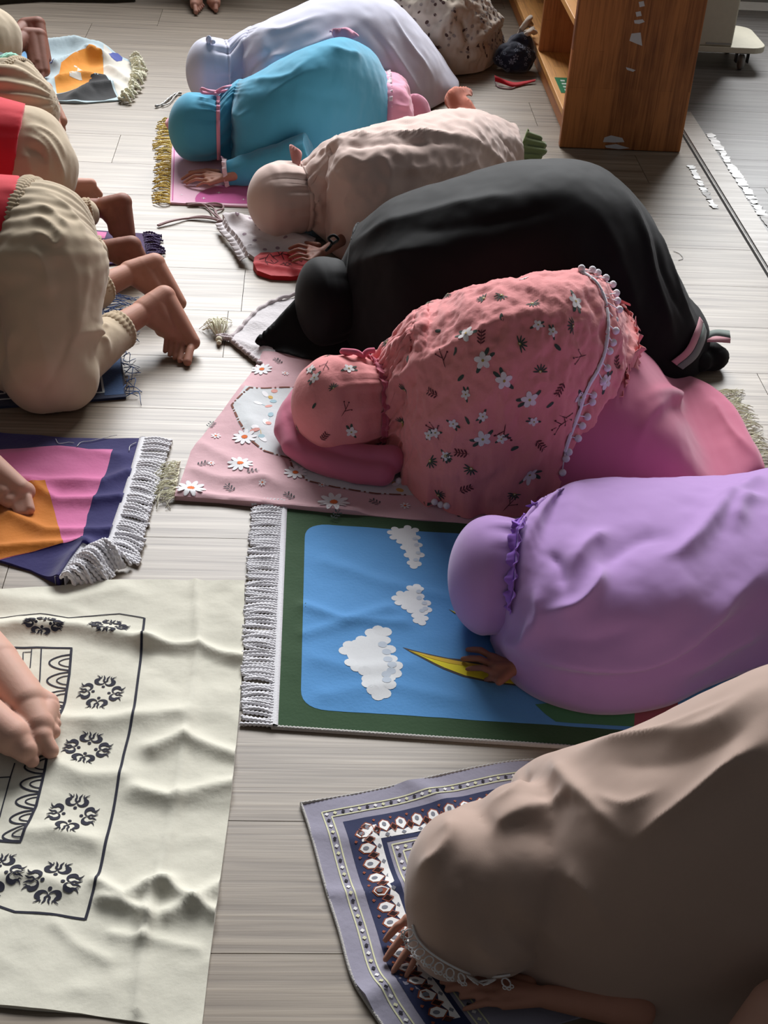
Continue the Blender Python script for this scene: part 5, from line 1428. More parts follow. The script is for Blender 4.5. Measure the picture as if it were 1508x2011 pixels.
# pink skirt under
T2 = [(620,75),(650,58),(700,70),(740,90),(770,125),(785,170),(795,215)]
st2 = [(660,345,0,.48,.20,.95,1),(730,325,0,.48,.24,.95,1),(770,305,0,.47,.25,.95,1),(792,290,0,.46,.22,.95,1),(812,280,0,.44,.14,1,1),(828,270,0,.40,.05,1,1)]
class Tail(Robe):
    """under-skirt showing behind the open end of a robe"""
    def __init__(self, rb, i0, steps):
        e = rb.P[i0]; c = e.mean(0); c[2] = 0.006; rows = []
        S_ = catmull(np.array([(0, .985, .97)]+list(steps), float), 50)
        for d, w, h in S_:
            q = (e-c)*np.array([w, w, h]); rows.append(q+c+np.array([d, -.1*d, 0]))
        self.P = np.array(rows); self.base = self.P.copy(); self.R = np.tile(rb.R[-1], (50, 1))
sk = Tail(rb, -3, [(.025, .985, .97), (.05, .97, .92), (.07, .93, .80), (.085, .85, .5), (.09, .8, .15)]); sk.crumple(.005, 14, ridged=True, seed=56)
mb = MB(); inner_body(mb, rb, (.2, .45, .7, .95), at(385, 250, .1), .055)
hand_px(mb, (442,349), [(402,338),(400,345),(402,354),(412,360)], [(357,352),(362,358),(366,361),(386,366)], ((428,338),(405,334),(372,338)), fr=.0052, wr=.0135, base=.006, elbow=at(520, 330, .06))
p6 = person(mb, .003, M_skin_m, 'person in a sky-blue prayer robe with a pink bow, hand on the pale pink mat', tuple(at(580, 340)[:2])+(0,))
sub(rb.mesh('robe', M_blue, p6), 'sky-blue robe'); sub(sk.mesh('skirt', M_pinkr, p6), 'pink skirt')
hd, HP, c, R = hood('hood', M_blue, p6, **HK)
mb = MB(); L = ring(HP, .85, .003); band(mb, L, .011, .003); rib = sub(mb.build('ribbon', M_pinkr, p6), 'pink ribbon')
mb = MB()
for pts in ([(424,180,.2),(408,178,.22),(396,174,.225),(398,182,.21),(424,184,.2)], [(424,180,.2),(440,172,.22),(458,168,.21)], [(424,182,.2),(450,178,.205),(476,177,.20)]):
    q = catmull(np.array([at(*p) for p in pts]), 30); mb.tube(q, .0045, 7)
mb.build('bow', M_pinkr, rib)
M_lacep = fabric('pale_lace', (226, 200, 206), bump=.3)
P = catmull(rb.P[-1, 6:70], 120)+np.array([.001, 0, 0]); Nn = P-rb.P[-1].mean(0)*np.array([1, 1, .3]); Nn[:, 0] = 0; Nn /= np.linalg.norm(Nn, axis=1)[:, None]; P = P+Nn*.003
mb = MB(); ruffle(mb, P, Nn, .012, .003, .8, flip=1, lift=.2); ruffle(mb, P, Nn, .006, .002, .8, flip=-1, lift=.2); mb.build('lace_trim', M_lacep, p6, solid=.001)
sl = MB(); sl.tube(catmull(np.array(T3([(449,341,.034),(475,338,.042),(510,328,.06),(560,318,.085),(610,305,.11)])), 18), np.linspace(.040, .064, 18), 20)
def slv(V, N): V = V+N*np.array([[.006*noise.fractal((v[0]*20, v[1]*20, v[2]*14), 1, 2, 2)] for v in V]); V[:, 2] = np.maximum(V[:, 2], .012); return V
organic(sl, .0045, 'sleeve', M_blue, p6, smooth_it=3, post=slv)
mb = MB(); an = np.linspace(0, 2*PI, 90); cs = at(449, 341, .036); ax_ = at(475, 338, .042)-cs; ax_ /= np.linalg.norm(ax_); u_ = np.cross(ax_, (0, 0, 1.0)); u_ /= np.linalg.norm(u_); v_ = np.cross(u_, ax_)
Nn = np.cos(an)[:, None]*u_+np.sin(an)[:, None]*v_; P = cs+Nn*.041; P[:, 2] = np.maximum(P[:, 2], .012)
Tt = np.gradient(P, axis=0); fl = 1 if np.dot(np.cross(Tt[20], Nn[20]), -ax_) > 0 else -1
ruffle(mb, P, Nn, .013, .003, .8, flip=fl, lift=.1); mb.build('lace_trim', M_lacep, p6, solid=.001)
flap('skirt_fold', M_pinkr, p6, [(648,66),(652,58),(668,56),(690,62),(705,76),(680,80),(660,78)], [.30,.315,.32,.31,.29,.29,.29], 9, .012)
flap('skirt_fold', M_pinkr, p6, [(792,250),(795,200),(803,186),(820,184),(836,196),(846,218),(850,250)], [.02,.09,.11,.11,.09,.06,.02], 9, .006)
flap('face_panel', M_pinkr, p6, [(331,232),(324,240),(328,252),(338,262),(344,250)], [.08,.06,.05,.04,.07], 4, .003)

# ---- person in pale lavender-white -------------------------------------------------
M_wht = fabric('lavender_white_cotton', (206, 206, 224), bump=.12, scale=30, weave=1700, sheen=.25, var=.04)
T = [(365,150),(380,100),(410,86),(430,82),(480,60),(560,20),(620,-2),(700,-14),(760,-6),(800,20),(840,70),(870,115),(892,150),(900,180)]
st = [(475,215,.04,.26,None,.9,1),(500,245,.03,.32,None,.9,1),(540,255,0,.42,None,.85,1),(620,260,0,.47,None,.85,1),(700,255,0,.48,None,.9,1),(770,240,0,.48,None,.95,1),(830,225,0,.44,None,1.0,1),(870,205,0,.34,None,1.1,1),(890,195,0,.22,None,1.1,1),(900,188,0,.12,.02,1,1)]
HK = dict(px=406, py=140, z=.108, rx=.068, ry=.10, rz=.104, yaw=.15, gather=.009, count=16, seed=18)
rb = Robe(st, T, 160, 96, neck=neck_loop(hood_shape(**HK)[0], .86))
rb.gather(at(440, 140, .1), .004, 9, .14, seed=62)
rb.folds([([(440,95),(540,60),(640,30)], .014, .012), ([(450,120),(540,110),(640,80),(740,30)], .014, .012), ([(460,150),(520,110),(560,80)], .016, -.010), ([(760,20),(800,80),(850,150)], .014, .010), ([(740,60),(790,130),(830,190)], .014, .010), ([(700,40),(770,110),(800,180)], .018, -.008)])
rb.crumple(.005, 7, seed=64)
mb = MB(); inner_body(mb, rb, (.2, .45, .7, .85), at(410, 140, .1), .058)
p7 = person(mb, .007, M_skin_m, 'person in a lavender-white prayer robe behind the blue robe', tuple(at(650, 240)[:2])+(0,))
sub(rb.mesh('robe', M_wht, p7), 'lavender-white robe')
hd, HP, c, R = hood('hood', M_wht, p7, **HK)
mb = MB(); L = ring(HP, .82, .002); band(mb, L, .009, .003); mb.build('neck_tie', M_wht, p7)
mb = MB(); mb.ell(at(410, 78, .218), (.010, .008, .014), n=12); mb.ell(at(418, 82, .214), (.009, .009, .008), n=12); mb.build('hood_tab', M_wht, p7)
M_peach = fabric('peach_cotton', (222, 140, 118), bump=.3, scale=40)
flap('skirt', M_peach, p7, [(880,178),(900,170),(926,176),(926,190),(915,192),(928,200),(934,216),(905,214),(875,205)], [.06,.06,.03,.02,.03,.03,.012,.012,.03], 6, .018)

# ---- person at the back in a patterned robe ----------------------------------------
M_pat = fabric('cream_sprigged_cotton', (196, 182, 166), bump=.3, scale=40)
M_spr = fabric('brown_sprig_print', (82, 60, 56), bump=.1); M_spg = fabric('grey_sprig_print', (150, 138, 132), bump=.1)
T = [(690,-60),(780,-90),(860,-80),(930,-60),(990,-30),(1025,10),(1035,60),(1030,100)]
st = [(740,120,0,.44,.24,.9,1),(800,140,0,.46,.30,.9,1),(860,150,0,.46,.31,.95,1),(910,150,0,.42,.28,.95,1),(950,142,0,.36,.21,1,1),(972,124,0,.28,.12,1,1),(988,114,0,.2,.03,1,1)]
rb = Robe(st, None, 140, 90)
rb.folds([([(850,80),(880,40),(900,0)], .02, .022), ([(890,70),(920,85),(960,50),(1000,30)], .016, .020), ([(905,30),(915,70),(925,80)], .014, -.016), ([(880,110),(930,110),(990,80)], .018, .016), ([(890,100),(920,95),(960,80)], .014, -.014), ([(960,20),(980,50),(1010,40)], .014, .016)])
rb.crumple(.007, 9, ridged=True, seed=74); rb.crumple(.004, 30, ridged=True, seed=75)
mb = MB(); inner_body(mb, rb, (.1, .4, .7), None)
p8 = person(mb, .008, M_skin_m, 'person in a cream robe with small brown sprigs, cut by the top edge', tuple(at(880, 150)[:2])+(0,))
m8 = MB(); m8.grid(rb.P); V = m8.verts(); f = m8.f[len(m8.f)//2]
if np.dot(np.cross(V[f[1]]-V[f[0]], V[f[2]]-V[f[0]]), V[f[0]]-V.mean(0)) < 0: m8.f = [q[::-1] for q in m8.f]
dc = Decal(rb.P, lift=.0012); rg = random.Random(4); nrm = rb.normals()
for i in range(760):
    u = rg.randint(2, 137); v = rg.randint(4, 86); fr = dc.frame3(rb.P[u, v], rg.uniform(0, 6))
    dc.oval(fr, 0, 0, rg.uniform(.0055, .0085), rg.uniform(.0035, .0065), 0, 1 if i % 2 else 2, 0, 7)
off = m8.n; m8.v += dc.mb.v; m8.f += [tuple(i+off for i in q) for q in dc.mb.f]; m8.m += dc.mb.m; m8.n += dc.mb.n
sub(m8.build('robe', [M_pat, M_spr, M_spg], p8), 'cream robe with brown sprigs')
# ------------------------------------------------------------------ barefoot boys on the left
M_khaki = fabric('beige_trouser_cotton', (190, 172, 146), bump=.18, scale=40, weave=1500, sheen=.2, var=.05)
M_khaki2 = fabric('beige_elastic', (176, 156, 128), bump=.3, scale=120, weave=1500)
M_red = fabric('red_shirt_jersey', (206, 44, 58), bump=.15, scale=40, weave=1500)
M_dkshirt = fabric('dark_shirt_jersey', (48, 54, 66), bump=.2, scale=60)
M_mint = fabric('mint_stripe', (150, 206, 186), bump=.1)
def foot_shapes(mb, ankle, heel, ball1, ball5, tip1, tip5, s=1.0, shin=None, shin_r=.034):
    """bare foot: heel, sole edges, ball and five toes; ball1/tip1 = big toe side"""
    A, Hh, b1, b5, t1, t5 = [np.asarray(q, float) for q in (ankle, heel, ball1, ball5, tip1, tip5)]
    if shin is not None: mb.cap(shin, shin_r, A, .026*s)
    mb.cap(A, .030*s, Hh, .0275*s); mb.cap((A+Hh)/2, .029*s, (b1+b5)/2*.75+A*.25, .022*s); mb.cap((A+Hh)/2, .027*s, b5*.8+A*.2, .018*s)
    mb.cap(Hh, .026*s, b1, .0175*s); mb.cap(Hh, .025*s, b5, .0135*s); mb.cap(Hh, .024*s, (b1+b5)/2, .017*s)
    mb.cap(A, .025*s, (b1*.6+b5*.4), .017*s); mb.cap(b1, .0175*s, b5, .0135*s)
    for i, q in enumerate((0, .32, .55, .78, 1.0)):
        b_ = b1+(b5-b1)*q; t = t1+(t5-t1)*q
        t = t+(t-b_)*(.0, .10, .06, .02, -.04)[i]
        r = (.0096, .0064, .0060, .0057, .0055)[i]*s
        mid = (b_+t)/2+np.array([0, 0, .004*s])
        mb.cap(b_, r*1.05, mid, r*.92); mb.cap(mid, r*.92, t, r)
    return mb
def px3(*q): return at(*q)
M_hair = fabric('dark_hair', (26, 22, 20), bump=.5, scale=120, stretch=(1, 6, 6))
def bowed_head(mb, E):
    """head bent to the floor beyond the shoulders, with bent forearms"""
    h = E+np.array([-.15, 0.0, -.03]); h[2] = max(h[2], .09)
    mb.cap(E, .045, h, .05); mb.ell(h, (.085, .068, .088), n=24); mb.cap(h+np.array([-.01, 0, -.05]), .012, h+np.array([-.02, 0, -.085]), .010)
    for s_ in (-1, 1):
        el = E+np.array([.02, .17*s_, 0]); el[2] = .06
        mb.cap(E+np.array([0, .08*s_, 0]), .042, el, .032); wr_ = el+np.array([-.17, -.03*s_, 0]); wr_[2] = .03; mb.cap(el, .032, wr_, .02)
        ks = [wr_+np.array([-.055, .012*(q-1.5), -.008]) for q in range(4)]; hand_shapes(mb, wr_, [(k, k+np.array([-.05, .003*(q-1.5), -.012])) for q, k in enumerate(ks)], None, .0056, .0145)
    return h
def hair_cap(parent, h):
    m_ = MB(); m_.ell(h+np.array([-.006, 0, .010]), (.088, .073, .088), n=24); V = np.vstack(m_.v); m_.v = [V]
    return m_.build('hair', M_hair, parent)
def trousers_shape(V, N, amp=.006, sc=9, seed=0, axis=None):
    out = V.copy()
    for i, (v, n) in enumerate(zip(V, N)):
        d = amp*noise.fractal((v[0]*sc*.5+seed, v[1]*sc*1.4, v[2]*sc), 1, 2, 3)
        out[i] = v+n*d
    out[:, 2] = np.maximum(out[:, 2], .007)
    return out
def pleats(V, N, c, amp, count, reach, seed=0):
    """soft creases spreading from the waistband point c"""
    d = V-c; r = np.linalg.norm(d, axis=1); a = np.arctan2(d[:, 2], d[:, 1])
    w = np.cos(a*count+seed+.6*np.sin(a*5))
    return V+N*(amp*w*np.exp(-(r/reach)**2)*np.clip(r/.05, 0, 1))[:, None]
def elastic(mb, c, ax, r, w=.03, ridges=26, sq=1.0):
    """gathered elastic cuff: ring with ribs"""
    ax = np.asarray(ax, float); ax /= np.linalg.norm(ax); a = np.array([0, 0, 1.0]); u = np.cross(ax, a); u /= np.linalg.norm(u); v = np.cross(ax, u)
    n = ridges*4; ang = np.linspace(0, 2*PI, n, endpoint=False); rows = []
    for t, k in ((-.5, .90), (-.38, 1.05), (-.1, 1.10), (.12, 1.06), (.2, 1.0), (.3, 1.07), (.45, 1.03), (.5, .9)):
        rr = r*(1+(k-1)*min(1, .04/r))+min(.0011, r*.03)*np.cos(ang*ridges+t*2)
        rows.append(np.asarray(c)+ax*w*t+rr[:, None]*(np.cos(ang)[:, None]*u+np.sin(ang)[:, None]*v*sq))
    mb.grid(np.array(rows), closed_v=True)

# ---- nearest boy ---------------------------------------------------------------------
hipN, hipF = px3(95, 530, .25), px3(75, 470, .27)
kneeN, kneeF = px3(85, 735, .07), px3(40, 640, .07)
ankN, ankF = px3(268, 636, .075), px3(240, 543, .085)
mb = MB()
foot_shapes(mb, px3(283,612,.088), px3(322,584,.105), px3(378,672,.028), px3(328,655,.036), px3(368,711,.010), px3(324,691,.011), 1.02, kneeN, .045)
foot_shapes(mb, px3(256,536,.088), px3(303,519,.10), px3(352,595,.024), px3(318,600,.026), px3(346,622,.010), px3(312,620,.010), 1.0, kneeF, .045)
mb.cap(hipN, .08, kneeN, .05); mb.cap(hipF, .08, kneeF, .05); mb.cap((hipN+hipF)/2, .09, px3(-120, 540, .2), .08); mb.cap(px3(-120, 540, .2), .08, px3(-330, 600, .12), .07)
hd1 = bowed_head(mb, px3(-330, 600, .12))
b1 = person(mb, .0024, M_skin_m, 'barefoot boy in beige trousers and red shirt bowing, nearest of the left row', tuple(px3(110, 740)[:2])+(0,))
wA, wB = px3(64, 486, .248), px3(40, 482, .25)
tb = MB()
tb.cap(hipN, .120, hipF, .128); tb.tube([px3(84, 485, .25), wA, wB], [.142, .146, .138], 28)
tb.cap(hipN+np.array([.01, 0, 0]), .118, kneeN+np.array([.02, 0, .035]), .088); tb.cap(hipF, .125, kneeF+np.array([0, 0, .03]), .085)
tb.cap(kneeN+np.array([0.02, 0, .01]), .085, px3(222, 660, .075), .046); tb.cap(kneeN, .085, px3(125, 735, .07), .078); tb.cap(kneeF, .08, px3(190, 572, .085), .040)
tb.cap(px3(0, 620, .12), .09, px3(30, 700, .08), .08)
FD = [([(62,380),(110,392),(150,430),(168,470)], .010, .007), ([(60,400),(100,415),(140,455)], .010, .008), ([(60,425),(95,440),(125,470)], .011, .009), ([(58,450),(90,465),(110,480),(135,450)], .008, .006), ([(58,490),(85,520),(100,590)], .011, .008),
  ([(118,470),(150,560),(142,680)], .014, .006), ([(165,480),(168,560),(152,640),(112,740)], .014, .007), ([(150,630),(110,730),(70,790)], .012, -.006), ([(60,620),(90,700),(100,775)], .014, .006), ([(30,640),(20,700),(45,765)], .014, .007), ([(178,622),(205,640),(215,660)], .008, .008), ([(185,640),(205,665),(215,690)], .008, .008), ([(140,660),(180,650),(205,650)], .010, .006)]
def post(V, N, F):
    V = pleats(V, N, px3(48, 483, .25), .0035, 31, .19, 1.0)
    return mesh_folds(trousers_shape(V, N, .005, 8, 3), N, F, FD)
sub(organic(tb, .0046, 'trousers', M_khaki, b1, smooth_it=10, post=post), 'beige trousers')
mb = MB(); elastic(mb, px3(228, 652, .078), ankN-kneeN, .043, .042); c_ = mb.build('cuff', M_khaki2, b1)
mb = MB(); elastic(mb, px3(195, 567, .088), ankF-kneeF, .037, .036); mb.build('cuff', M_khaki2, b1)
so = MB(); elastic(so, px3(49, 483, .25), wA-wB, .1485, .034, 84); so.build('waistband', M_khaki2, b1)
sh = MB(); sh.tube([px3(34, 481, .25), px3(-10, 476, .256), px3(-120, 510, .22), px3(-260, 565, .15), px3(-345, 602, .12)], [.152, .154, .128, .105, .08], 30); hair_cap(b1, hd1)
sub(organic(sh, .007, 'shirt', M_red, b1, smooth_it=3, post=lambda V, N: trousers_shape(V, N, .007, 7, 5)), 'red shirt')

# ---- boy on the purple mat, only his feet show ------------------------------------------
mb = MB()
k1, k2 = px3(10, 470, .05), px3(20, 420, .05)
foot_shapes(mb, px3(215,492,.07), px3(258,483,.085), px3(290,535,.02), px3(262,530,.02), px3(285,545,.011), px3(262,542,.011), .95, k1, .04)
foot_shapes(mb, px3(205,408,.075), px3(240,398,.09), px3(254,462,.02), px3(230,462,.02), px3(246,478,.011), px3(226,476,.011), .95, k2, .04)
mb.cap(k1, .05, px3(-150, 420, .14), .07); mb.cap(k2, .05, px3(-150, 420, .14), .07); mb.cap(px3(-150, 420, .14), .08, px3(-320, 440, .1), .06)
hd2 = bowed_head(mb, px3(-320, 440, .1))
b2 = person(mb, .003, M_skin_d, 'barefoot boy on the purple mat, mostly hidden behind the nearest boy', tuple(px3(150, 480)[:2])+(0,))
tb = MB(); tb.cap(px3(20, 465, .06), .06, px3(182, 496, .072), .042); tb.cap(px3(30, 420, .06), .06, px3(168, 420, .075), .036); tb.cap(px3(-150, 420, .15), .10, px3(20, 440, .07), .07)
sh = MB(); sh.cap(px3(-165, 420, .15), .105, px3(-315, 438, .11), .078); organic(sh, .009, 'shirt', M_red, b2, smooth_it=4); hair_cap(b2, hd2)
sub(organic(tb, .007, 'trousers', M_khaki, b2, smooth_it=4, post=lambda V, N: trousers_shape(V, N, .006, 12, 8)), 'beige trousers')
mb = MB(); elastic(mb, px3(188, 497, .075), (1, .1, .05), .040, .036); mb.build('cuff', M_khaki2, b2)
mb = MB(); elastic(mb, px3(172, 418, .078), (1, .25, .1), .036, .026); mb.build('cuff', M_khaki2, b2)

# ---- second boy in a red shirt -------------------------------------------------------------
mb = MB()
hp = px3(60, 310, .26)
foot_shapes(mb, px3(128,358,.05), px3(120,366,.045), px3(178,362,.045), px3(160,382,.02), px3(196,382,.014), px3(168,392,.010), .95, px3(60, 400, .06), .035)
foot_shapes(mb, px3(85,246,.06), px3(92,246,.06), px3(104,268,.03), px3(95,272,.02), px3(108,276,.014), px3(98,280,.010), .9, px3(20, 300, .06), .03)
mb.cap(hp, .06, px3(50, 390, .07), .05); mb.cap(hp, .06, px3(-140, 320, .2), .06); mb.cap(px3(-140, 320, .2), .09, px3(-300, 340, .1), .07)
hd3 = bowed_head(mb, px3(-300, 340, .1))
b3 = person(mb, .003, M_skin_m, 'barefoot boy in beige trousers and red shirt bowing behind the nearest boy', tuple(px3(60, 400)[:2])+(0,))
tb = MB(); tb.cap(px3(62, 325, .23), .112, px3(50, 300, .25), .116); tb.cap(px3(72, 330, .22), .104, px3(60, 385, .08), .095); tb.tube([px3(60, 312, .24), px3(20, 304, .25)], [.118, .108], 24)
FD3 = [([(52,248),(90,275),(115,320),(125,365)], .010, .009), ([(52,265),(85,290),(95,330),(98,345)], .010, .009), ([(50,285),(80,300),(95,330)], .009, -.008), ([(55,244),(100,265),(128,310)], .009, .007), ([(48,300),(60,330),(62,345)], .010, .007)]
sub(organic(tb, .006, 'trousers', M_khaki, b3, smooth_it=6, post=lambda V, N, F: mesh_folds(trousers_shape(V, N, .004, 9, 12), N, F, FD3)), 'beige trousers')
sh = MB(); sh.tube([px3(36, 304, .25), px3(0, 296, .26), px3(-90, 312, .22), px3(-200, 330, .16), px3(-312, 344, .11)], [.128, .134, .115, .10, .075], 28); hair_cap(b3, hd3)
sub(organic(sh, .007, 'shirt', M_red, b3, smooth_it=3, post=lambda V, N: trousers_shape(V, N, .007, 7, 15)), 'red shirt')

# ---- boy in a dark shirt -----------------------------------------------------------------
mb = MB(); hp = px3(30, 200, .24)
foot_shapes(mb, px3(78,180,.10), px3(88,176,.10), px3(122,238,.035), px3(100,232,.03), px3(124,256,.012), px3(108,258,.012), .95, px3(20, 260, .06), .035)
foot_shapes(mb, px3(76,196,.09), px3(82,196,.09), px3(112,250,.03), px3(96,246,.03), px3(116,268,.011), px3(104,270,.011), .95, px3(20, 270, .06), .035)
mb.cap(hp, .06, px3(20, 262, .07), .05); mb.cap(hp, .06, px3(-140, 210, .2), .06); mb.cap(px3(-140, 210, .2), .08, px3(-280, 230, .1), .06)
hd4 = bowed_head(mb, px3(-280, 230, .1))
b4 = person(mb, .0032, M_skin_m, 'barefoot boy in beige trousers and a dark shirt with a mint stripe', tuple(px3(30, 265)[:2])+(0,))
tb = MB(); tb.cap(px3(40, 215, .22), .105, px3(20, 190, .24), .105); tb.cap(px3(48, 215, .22), .09, px3(30, 262, .08), .09); tb.cap(px3(-20, 200, .23), .11, px3(20, 195, .24), .108)
sub(organic(tb, .008, 'trousers', M_khaki, b4, smooth_it=6, post=lambda V, N: trousers_shape(pleats(V, N, px3(0, 200, .24), .006, 14, .2, 1.), N, .004, 9, 22)), 'beige trousers')
so = MB(); elastic(so, px3(22, 194, .235), px3(60, 215, .22)-px3(-20, 185, .24), .114, .028, 70); so.build('waistband', M_khaki2, b4)
sh = MB(); sh.cap(px3(-20, 180, .245), .112, px3(-90, 190, .22), .11); sh.cap(px3(-90, 190, .22), .11, px3(-275, 228, .11), .075); hair_cap(b4, hd4)
sub(organic(sh, .009, 'shirt', M_dkshirt, b4, smooth_it=4), 'dark shirt')
mb = MB(); elastic(mb, px3(6, 185, .238), px3(60, 215, .22)-px3(-20, 185, .24), .1115, .012, 30); sub(mb.build('stripe', M_mint, b4), 'mint stripe')

# ---- farthest boy -------------------------------------------------------------------------
mb = MB(); hp = px3(-40, 90, .24)
foot_shapes(mb, px3(50,52,.11), px3(74,48,.12), px3(92,120,.03), px3(70,118,.03), px3(88,136,.012), px3(70,136,.012), 1.0, px3(-20, 120, .07), .04)
foot_shapes(mb, px3(52,72,.11), px3(76,72,.11), px3(88,140,.03), px3(70,142,.03), px3(80,158,.012), px3(64,158,.012), 1.05, px3(-20, 130, .07), .04)
mb.cap(hp, .09, px3(-30, 150, .07), .05); mb.cap(hp, .09, px3(-200, 100, .18), .08)
hd5 = bowed_head(mb, px3(-260, 118, .12)); mb.cap(px3(-200, 100, .18), .07, px3(-260, 118, .12), .06)
b5 = person(mb, .0032, M_skin_d, 'barefoot boy in beige trousers beside the crumpled orange mat, farthest of the left row', tuple(px3(-10, 150)[:2])+(0,))
tb = MB(); tb.cap(px3(-25, 80, .25), .105, px3(-50, 75, .27), .11); tb.cap(px3(-22, 90, .22), .10, px3(-20, 130, .08), .085); tb.cap(px3(-20, 125, .09), .07, px3(12, 128, .08), .04)
sub(organic(tb, .008, 'trousers', M_khaki, b5, smooth_it=6, post=lambda V, N: trousers_shape(V, N, .005, 9, 32)), 'beige trousers')

sh = MB(); sh.cap(px3(-70, 76, .26), .112, px3(-150, 92, .21), .105); sh.cap(px3(-150, 92, .21), .105, px3(-258, 116, .12), .075)
organic(sh, .009, 'shirt', M_red, b5, smooth_it=4); hair_cap(b5, hd5)

# ---- foot on the navy and orange mat ----------------------------------------------------------
mb = MB(); zb = .012
foot_shapes(mb, px3(-35,905,.055), px3(-50,930,.03), px3(50,965,.026), px3(22,985,.022), px3(58,1000,.014), px3(34,1008,.012), 1.1, px3(-60, 830, .16), .036)
mb.cap(px3(-60, 830, .16), .036, px3(-120, 700, .30), .05); mb.cap(px3(-35, 905, .06), .032, px3(40, 960, .034), .02)
mb.cap(px3(-120, 700, .30), .05, px3(-330, 780, .34), .06)
b6 = person(mb, .0026, M_skin_l, 'bare fair foot of a person off the left edge, on the orange mat', tuple(px3(-20, 980)[:2])+(0,))

# ---- two soles on the cream cloth ------------------------------------------------------------
mb = MB()
def C(a_, ra, b_, rb_): mb.cap(px3(*a_), ra, px3(*b_), rb_)
C((-60,1245,.055), .040, (-8,1302,.052), .038); C((-8,1302,.052), .037, (52,1380,.044), .033); C((40,1360,.045), .033, (74,1424,.038), .026)
C((50,1370,.044), .028, (92,1382,.036), .019); C((74,1424,.038), .025, (94,1392,.036), .018); C((62,1400,.04), .028, (80,1448,.034), .019)
for (x, y, z, r) in ((105,1387,.03,.0105), (108,1406,.028,.0092), (110,1421,.026,.0085)): C((x-12,y-4,z+.004), r*.9, (x,y,z), r)
C((92,1432,.03), .009, (104,1437,.026), .0120); C((82,1450,.034), .0165, (99,1474,.022), .0132)
C((-110,1370,.055), .040, (-40,1402,.052), .037); C((-40,1402,.052), .036, (25,1448,.042), .029); C((25,1448,.042), .028, (50,1474,.034), .019); C((10,1432,.045), .028, (58,1452,.034), .016)
for (x, y, z, r) in ((63,1494,.022,.0112), (68,1478,.024,.0085), (72,1465,.026,.0080)): C((x-12,y-12,z+.006), r*.95, (x,y,z), r)
mb.cap(px3(-60,1245,.055), .04, px3(-420, 1100, .09), .06); mb.cap(px3(-110,1370,.055), .04, px3(-420, 1100, .09), .06)
b7 = person(mb, .0026, M_skin_l, 'two bare fair soles of a person off the left edge, on the cream cloth', tuple(px3(-30, 1420)[:2])+(0,))

# ---- feet at the top edge ---------------------------------------------------------------------
mb = MB()
foot_shapes(mb, px3(378,-40,.07), px3(380,-46,.05), px3(382,10,.026), px3(392,4,.02), px3(385,24,.012), px3(400,12,.011), 1.0, px3(376, -75, .12), .030)
foot_shapes(mb, px3(426,-40,.07), px3(424,-46,.05), px3(424,8,.026), px3(412,4,.02), px3(424,20,.012), px3(412,12,.011), 1.0, px3(430, -75, .12), .030)
A1, A2 = px3(378,-40,.07), px3(426,-40,.07)
K1, K2 = A1+np.array([-.06, .10, .26]), A2+np.array([.06, .10, .26]); H1, H2 = A1+np.array([.0, .36, .05]), A2+np.array([0, .36, .05])
CH, HD = (H1+H2)/2+np.array([0, .02, .30]), (H1+H2)/2+np.array([0, -.02, .50])
for A_, K_, H_ in ((A1, K1, H1), (A2, K2, H2)): mb.cap(A_, .028, K_, .042); mb.cap(K_, .042, H_, .07)
mb.cap((H1+H2)/2, .09, CH, .085); mb.cap(CH, .05, HD, .05); mb.ell(HD, (.068, .085, .09), n=24)
b8 = person(mb, .003, M_skin_m, 'bare feet of a person cut by the top edge, above the white hood', tuple(px3(402, 5)[:2])+(0,))
tb = MB()
for A_, K_, H_ in ((A1, K1, H1), (A2, K2, H2)): tb.cap(A_*.75+K_*.25, .040, K_, .058); tb.cap(K_, .058, H_, .088)
tb.cap(H1, .09, H2, .09); organic(tb, .008, 'trousers', M_khaki, b8, smooth_it=4)
sh = MB(); sh.cap((H1+H2)/2+np.array([0, 0, .08]), .11, CH, .10)
for s_ in (-1, 1): sh.cap(CH+np.array([.08*s_, 0, .05]), .05, CH+np.array([.15*s_, -.06, -.12]), .042); sh.cap(CH+np.array([.15*s_, -.06, -.12]), .042, (K1 if s_ < 0 else K2)+np.array([0, .06, .05]), .035)
organic(sh, .008, 'shirt', M_red, b8, smooth_it=4); hair_cap(b8, HD)


# ---- bare limb in the lower right corner ---------------------------------------------------------
mb = MB(); mb.cap(px3(1470, 2060, .10), .035, px3(1535, 1992, .15), .042); mb.cap(px3(1535, 1992, .15), .042, px3(1640, 2010, .15), .05); mb.cap(px3(1640, 2010, .15), .05, px3(1980, 2090, .14), .06)
b9 = person(mb, .006, M_skin_l, 'bare fair limb of a person just entering the lower right corner', tuple(px3(1500, 2030)[:2])+(0,))
# ------------------------------------------------------------------ pouches, cords and straps
M_pouch = fabric('white_spotted_cotton', (214, 206, 208), bump=.3, scale=60)
M_spot = fabric('mauve_spot', (150, 128, 140), bump=.1)
M_cord = fabric('mauve_cord', (168, 140, 142), bump=.5, scale=500)
g = Ground(px2xy([(437,440),(450,432),(480,432),(520,436),(560,450),(620,476),(612,506),(560,508),(500,514),(487,505),(474,480),(452,458)]), .012,
  waves=[([(445,440),(480,450),(540,470),(600,490)], .03, .022), ([(460,446),(500,440),(540,452)], .014, .012), ([(490,495),(540,490),(600,495)], .016, .012), ([(500,470),(530,480)], .012, -.01)], rough=.006, rscale=16, seed=51, step=.006); g.base_mesh(0)
for q in ((466,446),(483,440),(492,446),(505,461),(512,466),(480,470),(540,472),(490,493),(520,500),(545,498),(572,500),(500,482),(560,484)): g.dot(q, .006, 1, 1, 9, px=True)
po = g.mb.build('drawstring_pouch', [M_pouch, M_spot], loc=tuple(at(530, 475)[:2])+(0,))
tag(po, 'white spotted drawstring pouch on the floor under the beige-pink hood', 'pouch')
